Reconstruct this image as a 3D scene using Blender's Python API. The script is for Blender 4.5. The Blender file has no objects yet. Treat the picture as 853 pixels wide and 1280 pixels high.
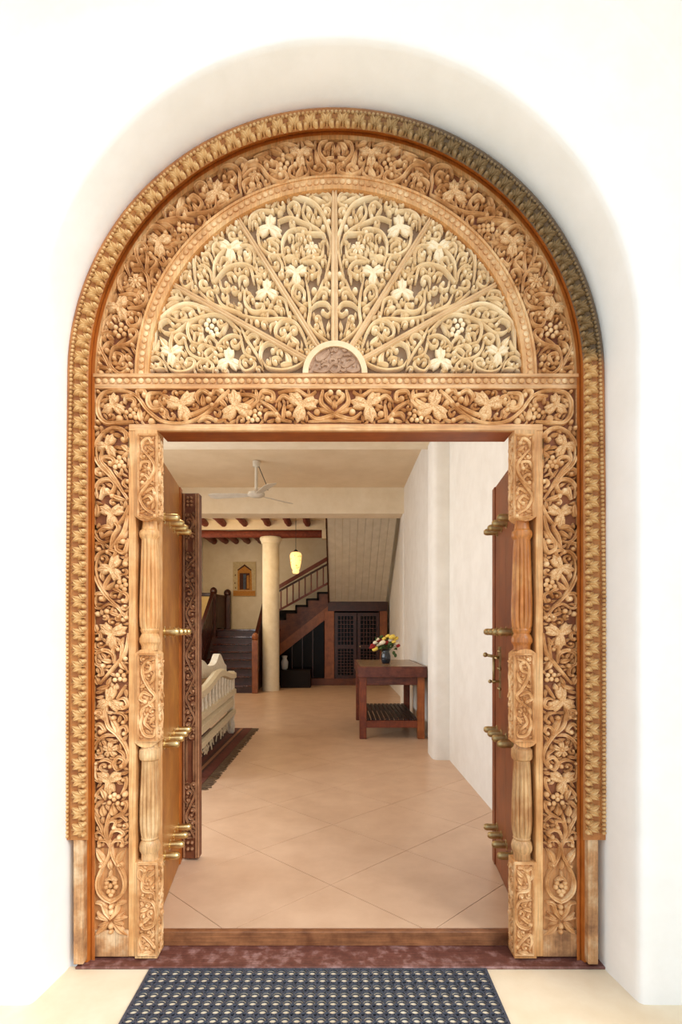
import bpy, bmesh, math, random
import numpy as np
from mathutils import Vector, Matrix

# ------------------------------------------------------------------ camera, sky, lights, exposure
EYE = 1.35
F = 690.0
VX, VY = 424.0, 788.0
scn = bpy.context.scene
COL = scn.collection
cam_d = bpy.data.cameras.new('camera'); cam = bpy.data.objects.new('camera', cam_d); COL.objects.link(cam)
scn.camera = cam
cam.location = (0, 0, EYE); cam.rotation_euler = (math.pi/2, 0, 0)
cam_d.sensor_fit = 'VERTICAL'; cam_d.sensor_height = 36.0
cam_d.lens = F/1280*36.0
cam_d.shift_x = (426.5-VX)/1280.0
cam_d.shift_y = (VY-640.0)/1280.0
cam_d.clip_start = 0.05; cam_d.clip_end = 200

w = bpy.data.worlds.new('sky'); scn.world = w; w.use_nodes = True
wn = w.node_tree; bg = wn.nodes['Background']
bg.inputs[0].default_value = (0.80, 0.90, 1.0, 1); bg.inputs[1].default_value = 1.35

def area(name, loc, rot, sx, sy, power, col):
    d = bpy.data.lights.new(name, 'AREA'); d.shape = 'RECTANGLE'; d.size = sx; d.size_y = sy
    d.energy = power; d.color = col
    o = bpy.data.objects.new(name, d); COL.objects.link(o); o.location = loc; o.rotation_euler = rot
    return o
R90 = math.pi/2
sd = bpy.data.lights.new('hazy_sun', 'SUN'); sd.energy = 2.35; sd.angle = math.radians(24); sd.color = (1.0, 0.985, 0.95)
so = bpy.data.objects.new('hazy_sun', sd); COL.objects.link(so)
so.rotation_euler = (Vector((-.80, .85, -.85)).to_track_quat('-Z', 'Y')).to_euler()
# added unseen fill lights: at made-up left-wall windows, under the ceiling, by the stairs
area('added_window_fill', (-3.5, 4.3, 1.9), (0, -R90, 0), 1.7, 1.6, 66, (0.80, 0.89, 1.0))
area('added_window_fill', (-3.5, 6.9, 1.9), (0, -R90, 0), 1.7, 1.8, 34, (1.0, 0.93, 0.82))
area('added_window_fill', (-3.5, 12.2, 2.5), (0, -R90, 0), 1.2, 1.4, 12, (1.0, 0.80, 0.52))
area('added_ceiling_fill', (-1.2, 4.3, 3.75), (0, 0, 0), 1.0, 1.0, 22, (1.0, 0.80, 0.55))
area('added_ceiling_fill', (-2.6, 8.2, 3.7), (0, 0, 0), 1.0, 1.0, 9, (1.0, 0.74, 0.46))
area('added_stair_fill', (-2.4, 10.6, 3.2), (math.radians(40), 0, 0), 0.9, 0.7, 36, (1.0, 0.72, 0.40))

vs = scn.view_settings
scn.display_settings.display_device = 'sRGB'
vs.view_transform = 'Standard'; vs.look = 'None'; vs.gamma = 1.0; vs.use_curve_mapping = False
vs.exposure = 0.0
scn.cycles.max_bounces = 10; scn.cycles.diffuse_bounces = 6
scn.cycles.use_denoising = True

# ------------------------------------------------------------------ materials
def lin(c):
    return tuple(((v/255)/12.92 if v/255 <= .04045 else ((v/255+.055)/1.055)**2.4) for v in c)
def mat(name, c1, c2=None, c3=None, scale=(4, 4, 4), nscale=3.0, rough=.6, bump=0.0, bscale=30.0, metal=0.0, grain=None, coat=0.0, emit=None, spec=.5, bstr=.3, detail=5):
    m = bpy.data.materials.new(name); m.use_nodes = True; nt = m.node_tree; N = nt.nodes; L = nt.links
    b = N['Principled BSDF']; b.inputs['Roughness'].default_value = rough; b.inputs['Metallic'].default_value = metal
    b.inputs['Coat Weight'].default_value = coat; b.inputs['Specular IOR Level'].default_value = spec
    c1 = lin(c1); c2 = lin(c2) if c2 else c1
    tc = N.new('ShaderNodeTexCoord'); mp = N.new('ShaderNodeMapping'); mp.inputs['Scale'].default_value = scale
    L.new(tc.outputs['Object'], mp.inputs[0])
    nz = N.new('ShaderNodeTexNoise'); nz.inputs['Scale'].default_value = nscale; nz.inputs['Detail'].default_value = detail; nz.inputs['Roughness'].default_value = .62
    L.new(mp.outputs[0], nz.inputs['Vector'])
    cr = N.new('ShaderNodeValToRGB'); e = cr.color_ramp.elements
    e[0].position = .33; e[0].color = (*c1, 1); e[1].position = .67; e[1].color = (*c2, 1)
    if c3:
        k = cr.color_ramp.elements.new(.5); k.color = (*lin(c3), 1)
    L.new(nz.outputs[0], cr.inputs[0]); out = cr.outputs[0]
    if grain:
        mg = N.new('ShaderNodeMapping'); mg.inputs['Scale'].default_value = grain
        L.new(tc.outputs['Object'], mg.inputs[0])
        ng = N.new('ShaderNodeTexNoise'); ng.inputs['Scale'].default_value = 6; ng.inputs['Detail'].default_value = 6; ng.inputs['Distortion'].default_value = .4
        L.new(mg.outputs[0], ng.inputs['Vector'])
        mr = N.new('ShaderNodeMapRange'); mr.inputs[1].default_value = .3; mr.inputs[2].default_value = .7; mr.inputs[3].default_value = .68; mr.inputs[4].default_value = 1.12
        L.new(ng.outputs[0], mr.inputs[0])
        mx = N.new('ShaderNodeMix'); mx.data_type = 'RGBA'; mx.blend_type = 'MULTIPLY'; mx.inputs[0].default_value = 1
        L.new(out, mx.inputs[6]); L.new(mr.outputs[0], mx.inputs[7]); out = mx.outputs[2]
    L.new(out, b.inputs['Base Color'])
    if bump:
        nb = N.new('ShaderNodeTexNoise'); nb.inputs['Scale'].default_value = bscale; nb.inputs['Detail'].default_value = 6
        L.new((mg if grain else tc).outputs[0 if grain else 'Object'], nb.inputs['Vector'])
        bp = N.new('ShaderNodeBump'); bp.inputs['Strength'].default_value = bstr; bp.inputs['Distance'].default_value = bump
        L.new(nb.outputs[0], bp.inputs['Height']); L.new(bp.outputs[0], b.inputs['Normal'])
    if emit:
        b.inputs['Emission Color'].default_value = (*lin(emit[0]), 1); b.inputs['Emission Strength'].default_value = emit[1]
    return m
VG = (26, 26, 1.1)      # vertical grain
HG = (1.1, 26, 26)
DG = (14, .8, 14)
M = {}
M['plaster_out'] = mat('white_lime_plaster', (246, 245, 241), (251, 250, 247), nscale=1.5, rough=.9, bump=.006, bscale=16)
M['plaster_in'] = mat('cream_lime_plaster', (231, 228, 221), (240, 238, 232), nscale=1.2, rough=.85, bump=.004, bscale=9)
M['ceiling'] = mat('cream_ceiling_plaster', (222, 200, 166), (232, 212, 180), nscale=.6, rough=.9)
M['tile'] = mat('pinkish_beige_floor_tile', (200, 165, 136), (214, 181, 152), nscale=.9, rough=.33, bump=.001, bscale=14, spec=.4)
M['grout'] = mat('brown_grout', (150, 112, 84), rough=.9)
M['porch'] = mat('pale_cream_porch_screed', (228, 208, 176), (243, 229, 203), nscale=.7, rough=.6, bump=.001, bscale=12)
M['raised'] = mat('limewashed_carved_teak', (188, 132, 78), (240, 206, 158), (216, 168, 114), nscale=3.2, rough=.55, bump=.002, bscale=60)
M['ground'] = mat('orange_teak_shaded_ground', (112, 60, 30), (158, 96, 54), nscale=4, rough=.6, bump=.002, bscale=40)  # orange-brown wood, colour darkened to deepen the shade between carvings
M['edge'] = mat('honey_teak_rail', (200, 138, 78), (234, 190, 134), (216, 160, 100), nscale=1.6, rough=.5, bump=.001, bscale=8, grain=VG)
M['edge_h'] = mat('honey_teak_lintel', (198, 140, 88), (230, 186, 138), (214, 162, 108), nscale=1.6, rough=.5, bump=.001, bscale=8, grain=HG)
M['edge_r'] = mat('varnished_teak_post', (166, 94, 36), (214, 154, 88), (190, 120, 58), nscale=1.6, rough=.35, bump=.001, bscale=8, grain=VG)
M['plaster_warm'] = mat('warm_cream_plaster', (228, 212, 182), (238, 224, 198), nscale=1.0, rough=.85, bump=.003, bscale=9)
M['parapet'] = mat('cream_paint_yellow_lit', (236, 204, 138), (242, 212, 150), rough=.8)  # cream wall; the yellow of the light on it is mixed into the paint
M['joinery_light'] = mat('orange_brown_joinery', (122, 66, 32), (152, 88, 46), nscale=2, rough=.35, grain=VG)
M['leg_light'] = mat('orange_teak_leg', (140, 74, 32), (176, 102, 50), nscale=2, rough=.35, grain=VG)
M['tread'] = mat('polished_mahogany_tread', (50, 20, 12), (78, 34, 20), nscale=3, rough=.14, coat=.5)
M['tan_pad'] = mat('tan_cushion', (150, 122, 90), (172, 142, 106), nscale=8, rough=.9)
M['weathered'] = mat('weathered_teak', (142, 98, 64), (222, 190, 150), (192, 142, 94), nscale=2.2, rough=.7, grain=VG, bump=.001)
M['pale_col'] = mat('pale_worn_column', (178, 124, 74), (232, 196, 148), (208, 164, 112), nscale=1.6, rough=.45, bump=.001, bscale=8, grain=VG)
M['foot'] = mat('orange_brown_jamb_foot', (172, 112, 58), (204, 150, 96), nscale=2, rough=.55, grain=VG)
M['fillet'] = mat('varnished_orange_teak', (168, 88, 26), (190, 108, 40), nscale=3, rough=.4, grain=VG)
M['lattice'] = mat('bleached_cream_carved_wood', (238, 212, 170), (251, 234, 202), (244, 222, 184), nscale=4, rough=.6, bump=.002, bscale=60)
M['spoke'] = mat('bleached_rose_wood_rib', (220, 186, 142), (236, 208, 168), nscale=3, rough=.6)
M['board'] = mat('taupe_backing_board', (132, 104, 80), (156, 128, 100), nscale=2.5, rough=.7)
M['medal'] = mat('grey_brown_carved_medallion', (160, 122, 94), (188, 152, 124), nscale=6, rough=.6)
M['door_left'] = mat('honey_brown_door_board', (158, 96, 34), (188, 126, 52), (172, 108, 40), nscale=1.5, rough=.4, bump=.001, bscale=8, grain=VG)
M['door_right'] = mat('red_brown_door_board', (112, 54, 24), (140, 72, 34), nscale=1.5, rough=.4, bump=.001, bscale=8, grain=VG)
M['dark_carve'] = mat('dark_carved_teak', (136, 92, 62), (178, 132, 96), nscale=5, rough=.45)
M['darker'] = mat('dark_teak_ground', (92, 48, 26), (118, 66, 38), nscale=4, rough=.5)
M['sill'] = mat('maroon_worn_sill', (96, 54, 46), (158, 120, 114), (114, 68, 58), nscale=5, rough=.5, grain=HG, bump=.001)
M['step'] = mat('brown_wood_step', (112, 66, 38), (158, 104, 66), nscale=3, rough=.45, grain=HG)
M['head'] = mat('varnished_head_lining', (138, 66, 20), (166, 86, 30), nscale=2, rough=.45, grain=HG)
M['brass'] = mat('aged_brass', (206, 178, 120), (228, 204, 150), nscale=12, rough=.3, metal=1.0)
M['brass_dark'] = mat('tarnished_brass', (156, 134, 94), (188, 164, 118), nscale=12, rough=.4, metal=1.0)
M['rubber'] = mat('black_rubber', (52, 57, 68), (78, 84, 98), nscale=20, rough=.45)
M['rubber_dot'] = mat('dark_rubber_stud', (12, 16, 26), (22, 26, 38), nscale=20, rough=.35)
M['stair'] = mat('dark_mahogany', (44, 16, 9), (70, 29, 16), nscale=3, rough=.28, grain=HG)
M['stair_v'] = mat('dark_mahogany_upright', (54, 20, 10), (82, 36, 20), nscale=3, rough=.35, grain=VG)
M['joinery'] = mat('brown_stair_joinery', (84, 40, 20), (116, 60, 30), nscale=2, rough=.4, grain=HG)
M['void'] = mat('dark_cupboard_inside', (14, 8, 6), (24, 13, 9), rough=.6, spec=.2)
M['log'] = mat('red_brown_mangrove_log', (96, 36, 18), (128, 58, 34), nscale=5, rough=.7, bump=.01, bscale=12)
M['column'] = mat('cream_polished_column', (226, 214, 186), (238, 228, 204), nscale=2, rough=.5)
M['plank_white'] = mat('cream_painted_plank', (206, 198, 178), (220, 212, 194), nscale=1.5, rough=.55)
M['table'] = mat('red_mahogany_table', (78, 34, 24), (120, 62, 44), nscale=3, rough=.35, grain=HG, bump=.002, bscale=8)
M['table_leg'] = mat('red_mahogany_leg', (104, 44, 26), (140, 70, 38), nscale=3, rough=.4, grain=VG)
M['table_top'] = mat('worn_brown_table_top', (130, 98, 66), (158, 124, 88), nscale=2, rough=.25, grain=HG)
M['slat'] = mat('black_brown_slat', (40, 22, 16), (62, 36, 26), nscale=3, rough=.5, grain=DG)
M['white_wood'] = mat('whitewashed_wood', (216, 206, 184), (238, 232, 216), nscale=6, rough=.6, bump=.002)
M['rope'] = mat('cream_cotton', (196, 180, 148), (222, 210, 182), nscale=20, rough=.9)
M['rug'] = mat('dark_brown_rug', (52, 26, 18), (84, 46, 30), nscale=9, rough=.95, bump=.004, bscale=120)
M['rug_band'] = mat('tan_rug_stripe', (134, 88, 56), (158, 108, 72), nscale=9, rough=.95)
M['rug_red'] = mat('rust_rug_stripe', (80, 34, 20), (106, 48, 30), nscale=9, rough=.95)
M['fringe'] = mat('grey_brown_fringe', (74, 56, 40), (112, 88, 62), nscale=9, rough=.95)
M['fan'] = mat('fan_grey_white', (206, 198, 182), (218, 210, 194), rough=.4)
M['lamp'] = mat('lit_amber_glass', (250, 220, 150), (255, 236, 190), nscale=10, rough=.3, emit=((255, 200, 118), 1.35))
M['lamp_dot'] = mat('amber_dark_glass', (214, 160, 84), rough=.3, emit=((240, 170, 80), .7))
M['iron'] = mat('black_iron', (28, 22, 18), rough=.5)
M['canvas'] = mat('pale_painted_canvas', (198, 176, 132), (216, 196, 152), nscale=6, rough=.8)
M['ochre'] = mat('ochre_paint', (176, 112, 40), (206, 146, 66), nscale=12, rough=.8)
M['brown_paint'] = mat('dark_brown_paint', (62, 32, 20), (92, 46, 28), nscale=12, rough=.8)
M['blue_paint'] = mat('slate_blue_paint', (58, 66, 82), (92, 98, 108), nscale=12, rough=.8)
M['vase'] = mat('glossy_dark_glaze', (12, 20, 30), (22, 32, 44), rough=.12, coat=.6)
M['white_petal'] = mat('white_petal', (238, 226, 200), rough=.7)
M['yellow_petal'] = mat('yellow_petal', (232, 200, 70), (244, 218, 110), nscale=20, rough=.7)
M['red_petal'] = mat('dark_red_petal', (132, 20, 18), (164, 34, 26), nscale=20, rough=.7)
M['leaf'] = mat('green_leaf', (48, 70, 30), (82, 104, 48), nscale=20, rough=.6)
M['glass'] = mat('dark_cabinet_glass', (9, 5, 4), rough=.2, spec=.12)
M['silver'] = mat('pale_pot', (190, 196, 200), rough=.3)
M['socket'] = mat('white_plastic', (230, 230, 226), rough=.4)

# weathered trim: honey on the left, grey-brown towards the upper right (rain worn side)
def trim_mat(name, a, b_, c, rough=.55):
    m = mat(name, a, b_, nscale=3.4, rough=rough, bump=.002, bscale=50)
    nt = m.node_tree; N = nt.nodes; L = nt.links; bs = N['Principled BSDF']
    src = bs.inputs['Base Color'].links[0].from_socket
    g = N.new('ShaderNodeNewGeometry'); sp = N.new('ShaderNodeSeparateXYZ'); L.new(g.outputs['Position'], sp.inputs[0])
    mx = N.new('ShaderNodeMapRange'); mx.inputs[1].default_value = -.1; mx.inputs[2].default_value = .45; L.new(sp.outputs[0], mx.inputs[0])
    mz = N.new('ShaderNodeMapRange'); mz.inputs[1].default_value = 2.46; mz.inputs[2].default_value = 2.52; L.new(sp.outputs[2], mz.inputs[0])
    mu = N.new('ShaderNodeMath'); mu.operation = 'MULTIPLY'; L.new(mx.outputs[0], mu.inputs[0]); L.new(mz.outputs[0], mu.inputs[1])
    mix = N.new('ShaderNodeMix'); mix.data_type = 'RGBA'; L.new(mu.outputs[0], mix.inputs[0]); L.new(src, mix.inputs[6])
    mix.inputs[7].default_value = (*lin(c), 1); L.new(mix.outputs[2], bs.inputs['Base Color'])
    return m
M['trim_leaf'] = trim_mat('weathered_trim_carving', (188, 138, 80), (222, 184, 128), (134, 108, 72))
M['trim_base'] = trim_mat('weathered_trim_ground', (148, 88, 38), (184, 122, 62), (96, 74, 48))

# ------------------------------------------------------------------ mesh helpers
def link_mesh(name, V, Fc, m, parent=None, smooth=False, loc=None):
    me = bpy.data.meshes.new(name); me.from_pydata([tuple(v) for v in V], [], Fc); me.update()
    if smooth:
        me.polygons.foreach_set('use_smooth', [True]*len(me.polygons))
    ms = m if isinstance(m, (list, tuple)) else [m]
    for k in ms: me.materials.append(M[k] if isinstance(k, str) else k)
    o = bpy.data.objects.new(name, me); COL.objects.link(o)
    adopt(o, parent)
    if loc is not None: o.location = loc
    return o
EMP = {}
def adopt(o, parent):
    if parent is None: return
    o.parent = parent
    if parent.name in EMP: o.matrix_parent_inverse = Matrix.Translation(-Vector(EMP[parent.name]))
class MB:
    def __init__(s): s.v = []; s.f = []
    def add(s, V, Fc):
        n = len(s.v); s.v.extend(V); s.f.extend([tuple(i+n for i in f) for f in Fc])
    def box(s, a, b, bev=0.0):
        x0, y0, z0 = (min(a[i], b[i]) for i in range(3)); x1, y1, z1 = (max(a[i], b[i]) for i in range(3))
        if bev <= 0:
            V = [(x, y, z) for x in (x0, x1) for y in (y0, y1) for z in (z0, z1)]
            s.add(V, [(0, 1, 3, 2), (4, 6, 7, 5), (0, 4, 5, 1), (2, 3, 7, 6), (0, 2, 6, 4), (1, 5, 7, 3)]); return
        bm = bmesh.new(); bmesh.ops.create_cube(bm, size=1)
        for v in bm.verts: v.co = Vector(((x0+x1)/2+v.co.x*(x1-x0), (y0+y1)/2+v.co.y*(y1-y0), (z0+z1)/2+v.co.z*(z1-z0)))
        bmesh.ops.bevel(bm, geom=bm.edges[:], offset=min(bev, .45*min(x1-x0, y1-y0, z1-z0)), segments=1, affect='EDGES')
        bm.verts.index_update(); s.add([tuple(v.co) for v in bm.verts], [[v.index for v in f.verts] for f in bm.faces]); bm.free()
    def bar(s, p, q, w, h, up=(0, 0, 1)):
        p = Vector(p); q = Vector(q); d = (q-p).normalized(); u = Vector(up); sd = d.cross(u)
        if sd.length < 1e-5: sd = d.cross(Vector((1, 0, 0)))
        sd.normalize(); u = sd.cross(d)
        V = [tuple(c+sd*a*w/2+u*b*h/2) for c in (p, q) for a, b in ((-1, -1), (1, -1), (1, 1), (-1, 1))]
        s.add(V, [(0, 1, 2, 3), (7, 6, 5, 4), (0, 4, 5, 1), (1, 5, 6, 2), (2, 6, 7, 3), (3, 7, 4, 0)])
    def prism(s, poly, ax, a, b):
        n = len(poly)
        def P(u, v, t): return (t, u, v) if ax == 'x' else ((u, t, v) if ax == 'y' else (u, v, t))
        V = [P(u, v, a) for u, v in poly]+[P(u, v, b) for u, v in poly]
        s.add(V, [tuple(range(n)), tuple(range(2*n-1, n-1, -1))]+[(i, i+n, (i+1) % n+n, (i+1) % n) for i in range(n)])
    def lathe(s, prof, c=(0, 0, 0), n=20, axis='z', flute=None):
        V = []
        for r, t in prof:
            for k in range(n):
                a = 2*math.pi*k/n; rr = r
                if flute and flute[0] <= t <= flute[1]: rr = r*(.80+.20*abs(math.sin(math.pi*k*12/n+.4))**.6)
                x, y = rr*math.cos(a), rr*math.sin(a)
                V.append((c[0]+x, c[1]+y, c[2]+t) if axis == 'z' else ((c[0]+t, c[1]+x, c[2]+y) if axis == 'x' else (c[0]+x, c[1]+t, c[2]+y)))
        Fc = [(i*n+k, i*n+(k+1) % n, (i+1)*n+(k+1) % n, (i+1)*n+k) for i in range(len(prof)-1) for k in range(n)]
        Fc += [tuple(range(n-1, -1, -1)), tuple(range((len(prof)-1)*n, len(prof)*n))]
        s.add(V, Fc)
    def ball(s, c, r, sc=(1, 1, 1), n=8, m=5):
        V = [(c[0], c[1], c[2]-r*sc[2])]
        for i in range(1, m):
            t = math.pi*i/m
            for k in range(n):
                a = 2*math.pi*k/n; V.append((c[0]+r*sc[0]*math.sin(t)*math.cos(a), c[1]+r*sc[1]*math.sin(t)*math.sin(a), c[2]-r*sc[2]*math.cos(t)))
        V.append((c[0], c[1], c[2]+r*sc[2])); e = len(V)-1
        Fc = [(0, 1+(k+1) % n, 1+k) for k in range(n)]
        for i in range(m-2): Fc += [(1+i*n+k, 1+i*n+(k+1) % n, 1+(i+1)*n+(k+1) % n, 1+(i+1)*n+k) for k in range(n)]
        Fc += [(e, 1+(m-2)*n+k, 1+(m-2)*n+(k+1) % n) for k in range(n)]
        s.add(V, Fc)
    def tube(s, pts, r, n=6):
        pts = [Vector(p) for p in pts]; rs = r if isinstance(r, (list, tuple)) else [r]*len(pts); V = []
        for i, p in enumerate(pts):
            d = (pts[min(i+1, len(pts)-1)]-pts[max(i-1, 0)]).normalized()
            a = d.cross(Vector((0, 0, 1)));
            if a.length < .1: a = d.cross(Vector((1, 0, 0)))
            a.normalize(); b = a.cross(d)
            for k in range(n):
                t = 2*math.pi*k/n; V.append(tuple(p+(a*math.cos(t)+b*math.sin(t))*rs[i]))
        L_ = len(pts)
        s.add(V, [(i*n+k, i*n+(k+1) % n, (i+1)*n+(k+1) % n, (i+1)*n+k) for i in range(L_-1) for k in range(n)]+[tuple(range(n-1, -1, -1)), tuple(range((L_-1)*n, L_*n))])
    def build(s, name, m, parent=None, smooth=False):
        return link_mesh(name, s.v, s.f, m, parent, smooth)
def tag(o, label=None, cat=None, group=None, kind=None):
    if label: o['label'] = label
    if cat: o['category'] = cat
    if group: o['group'] = group
    if kind: o['kind'] = kind
    return o
def thing(name, loc=(0, 0, 0), label=None, cat=None, group=None, kind=None, parent=None):
    o = bpy.data.objects.new(name, None); COL.objects.link(o); o.location = loc; o.empty_display_size = .1
    adopt(o, parent); EMP[o.name] = tuple(loc)
    return tag(o, label, cat, group, kind)
def struct(name, mb, m, smooth=False):
    return tag(mb.build(name, m, None, smooth), kind='structure')
def W(px, py, Y): return ((px-VX)/F*Y, Y, EYE+(VY-py)/F*Y)
def autosm(o, ang=40):
    me = o.data
    me.polygons.foreach_set('use_smooth', [True]*len(me.polygons))
    try: me.set_sharp_from_angle(angle=math.radians(ang))
    except Exception: pass
    return o

# ------------------------------------------------------------------ outer walls: porch vault, arched reveal, wall behind the frame
ZP = -0.075           # porch floor
def arch_profile(r, cz, Y, cx=-.012, n=56):
    P = [(cx-r, Y, ZP-.05)]+[(cx-r, Y, cz*(k/4)) for k in range(1, 4)]
    P += [(cx-r*math.cos(math.pi*k/n), Y, cz+r*math.sin(math.pi*k/n)) for k in range(n+1)]
    P += [(cx+r, Y, cz*(k/4)) for k in (3, 2, 1)]+[(cx+r, Y, ZP-.05)]
    return P
def strips(mb, profs):
    n = len(profs[0]); V = [p for pr in profs for p in pr]
    mb.add(V, [(i*n+k, i*n+k+1, (i+1)*n+k+1, (i+1)*n+k) for i in range(len(profs)-1) for k in range(n-1)])
rb, cb = 1.157, EYE+1.104
rv = MB()
strips(rv, [arch_profile(1.126, EYE+1.085, 2.44), arch_profile(1.132, EYE+1.09, 2.30), arch_profile(rb-.002, cb, 2.135), arch_profile(rb+.004, cb, 2.112),
            arch_profile(rb+.016, cb, 2.102), arch_profile(rb+.04, cb, 2.1), arch_profile(1.55, EYE+1.21, 2.098), arch_profile(1.565, EYE+1.214, 2.09),
            arch_profile(1.575, EYE+1.214, 2.07), arch_profile(1.60, EYE+1.22, 1.45), arch_profile(1.62, EYE+1.22, 1.43), arch_profile(2.2, EYE+1.5, 1.42)])
reveal = struct('wall_front', rv, 'plaster_out', True)
wf = MB()
wf.box((-3.9, 2.43, -.1), (-.97, 2.62, 4.2)); wf.box((.97, 2.43, -.1), (2.6, 2.62, 4.2)); wf.box((-.97, 2.43, 2.27), (.97, 2.62, 4.2))
wf.box((-3.9, 1.6, -.1), (-1.75, 2.43, 4.6)); wf.box((1.75, 1.6, -.1), (2.6, 2.43, 4.6)); wf.box((-1.75, 1.6, 4.25), (1.75, 2.43, 4.6))
struct('wall_front', wf, 'plaster_in')
fl = MB(); fl.box((-4, -6, ZP-.2), (4, 2.34, ZP)); struct('floor_porch', fl, 'porch')

# ------------------------------------------------------------------ carving tools. 2-D drawing in image units on a plane at depth Y
def leaf_mesh(name, tab, period, m, n=72):
    ds = [a for a, _ in tab]; rs = [r for _, r in tab]; V = []; Fc = []
    prof = [(1.0, 0), (1.0, .45), (.80, .86), (.5, 1.0), (.2, .74)]
    for j, (k, h) in enumerate(prof):
        for i in range(n):
            a = 360*i/n; d = abs((a+period/2) % period-period/2); r = float(np.interp(d, ds, rs))
            vein = 1-(.20 if d < 3 else 0)*(1 if j in (2, 3) else 0)
            rr = r*k if j < 2 else (r*k if j == 2 else k*(.55*r+.45*.7))
            t = math.radians(a); V.append((rr*math.cos(t), -h*vein, rr*math.sin(t)))
    V.append((0, -.6, 0)); c = len(V)-1; L_ = len(prof)
    for j in range(L_-1): Fc += [(j*n+i, (j+1)*n+i, (j+1)*n+(i+1) % n, j*n+(i+1) % n) for i in range(n)]
    Fc += [((L_-1)*n+i, c, (L_-1)*n+(i+1) % n) for i in range(n)]
    me = bpy.data.meshes.new(name); me.from_pydata(V, [], Fc); me.update()
    me.polygons.foreach_set('use_smooth', [True]*len(me.polygons)); me.materials.append(M[m])
    try: me.set_sharp_from_angle(angle=math.radians(42))
    except Exception: pass
    return me
TAB3 = [(0, 1.0), (6, .88), (12, .76), (16, .76), (24, .84), (32, .66), (42, .50), (52, .32), (60, .22)]
TAB5 = [(0, 1.0), (10, .84), (18, .74), (25, .66), (32, .40), (36, .28)]
TABF = [(0, .92), (14, 1.0), (26, .78), (34, .40), (36, .32)]
TABN = [(0, 1.0), (12, .75), (22, .5), (36, .28), (60, .2)]
LM = {}
for mm in ('raised', 'lattice', 'dark_carve', 'medal'):
    LM[mm] = {'b': leaf_mesh('carved_leaf', TAB3, 120, mm), 'a': leaf_mesh('carved_leaf', TAB5, 72, mm),
              'f': leaf_mesh('carved_flower', TABF, 72, mm), 'n': leaf_mesh('carved_leaf', TABN, 120, mm, 48)}
def crom(P, step=1.6):
    P = [np.array(p, float) for p in P]
    if len(P) < 3:
        n = max(2, int(np.linalg.norm(P[-1]-P[0])/step)); return [P[0]+(P[-1]-P[0])*i/n for i in range(n+1)]
    Q = [2*P[0]-P[1]]+P+[2*P[-1]-P[-2]]; out = []
    for i in range(1, len(Q)-2):
        a, b, c, d = Q[i-1:i+3]; n = max(2, int(np.linalg.norm(c-b)/step))
        for k in range(n):
            t = k/n; out.append(.5*((2*b)+(-a+c)*t+(2*a-5*b+4*c-d)*t*t+(-a+3*b-3*c+d)*t**3))
    out.append(P[-1]); return out
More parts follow.
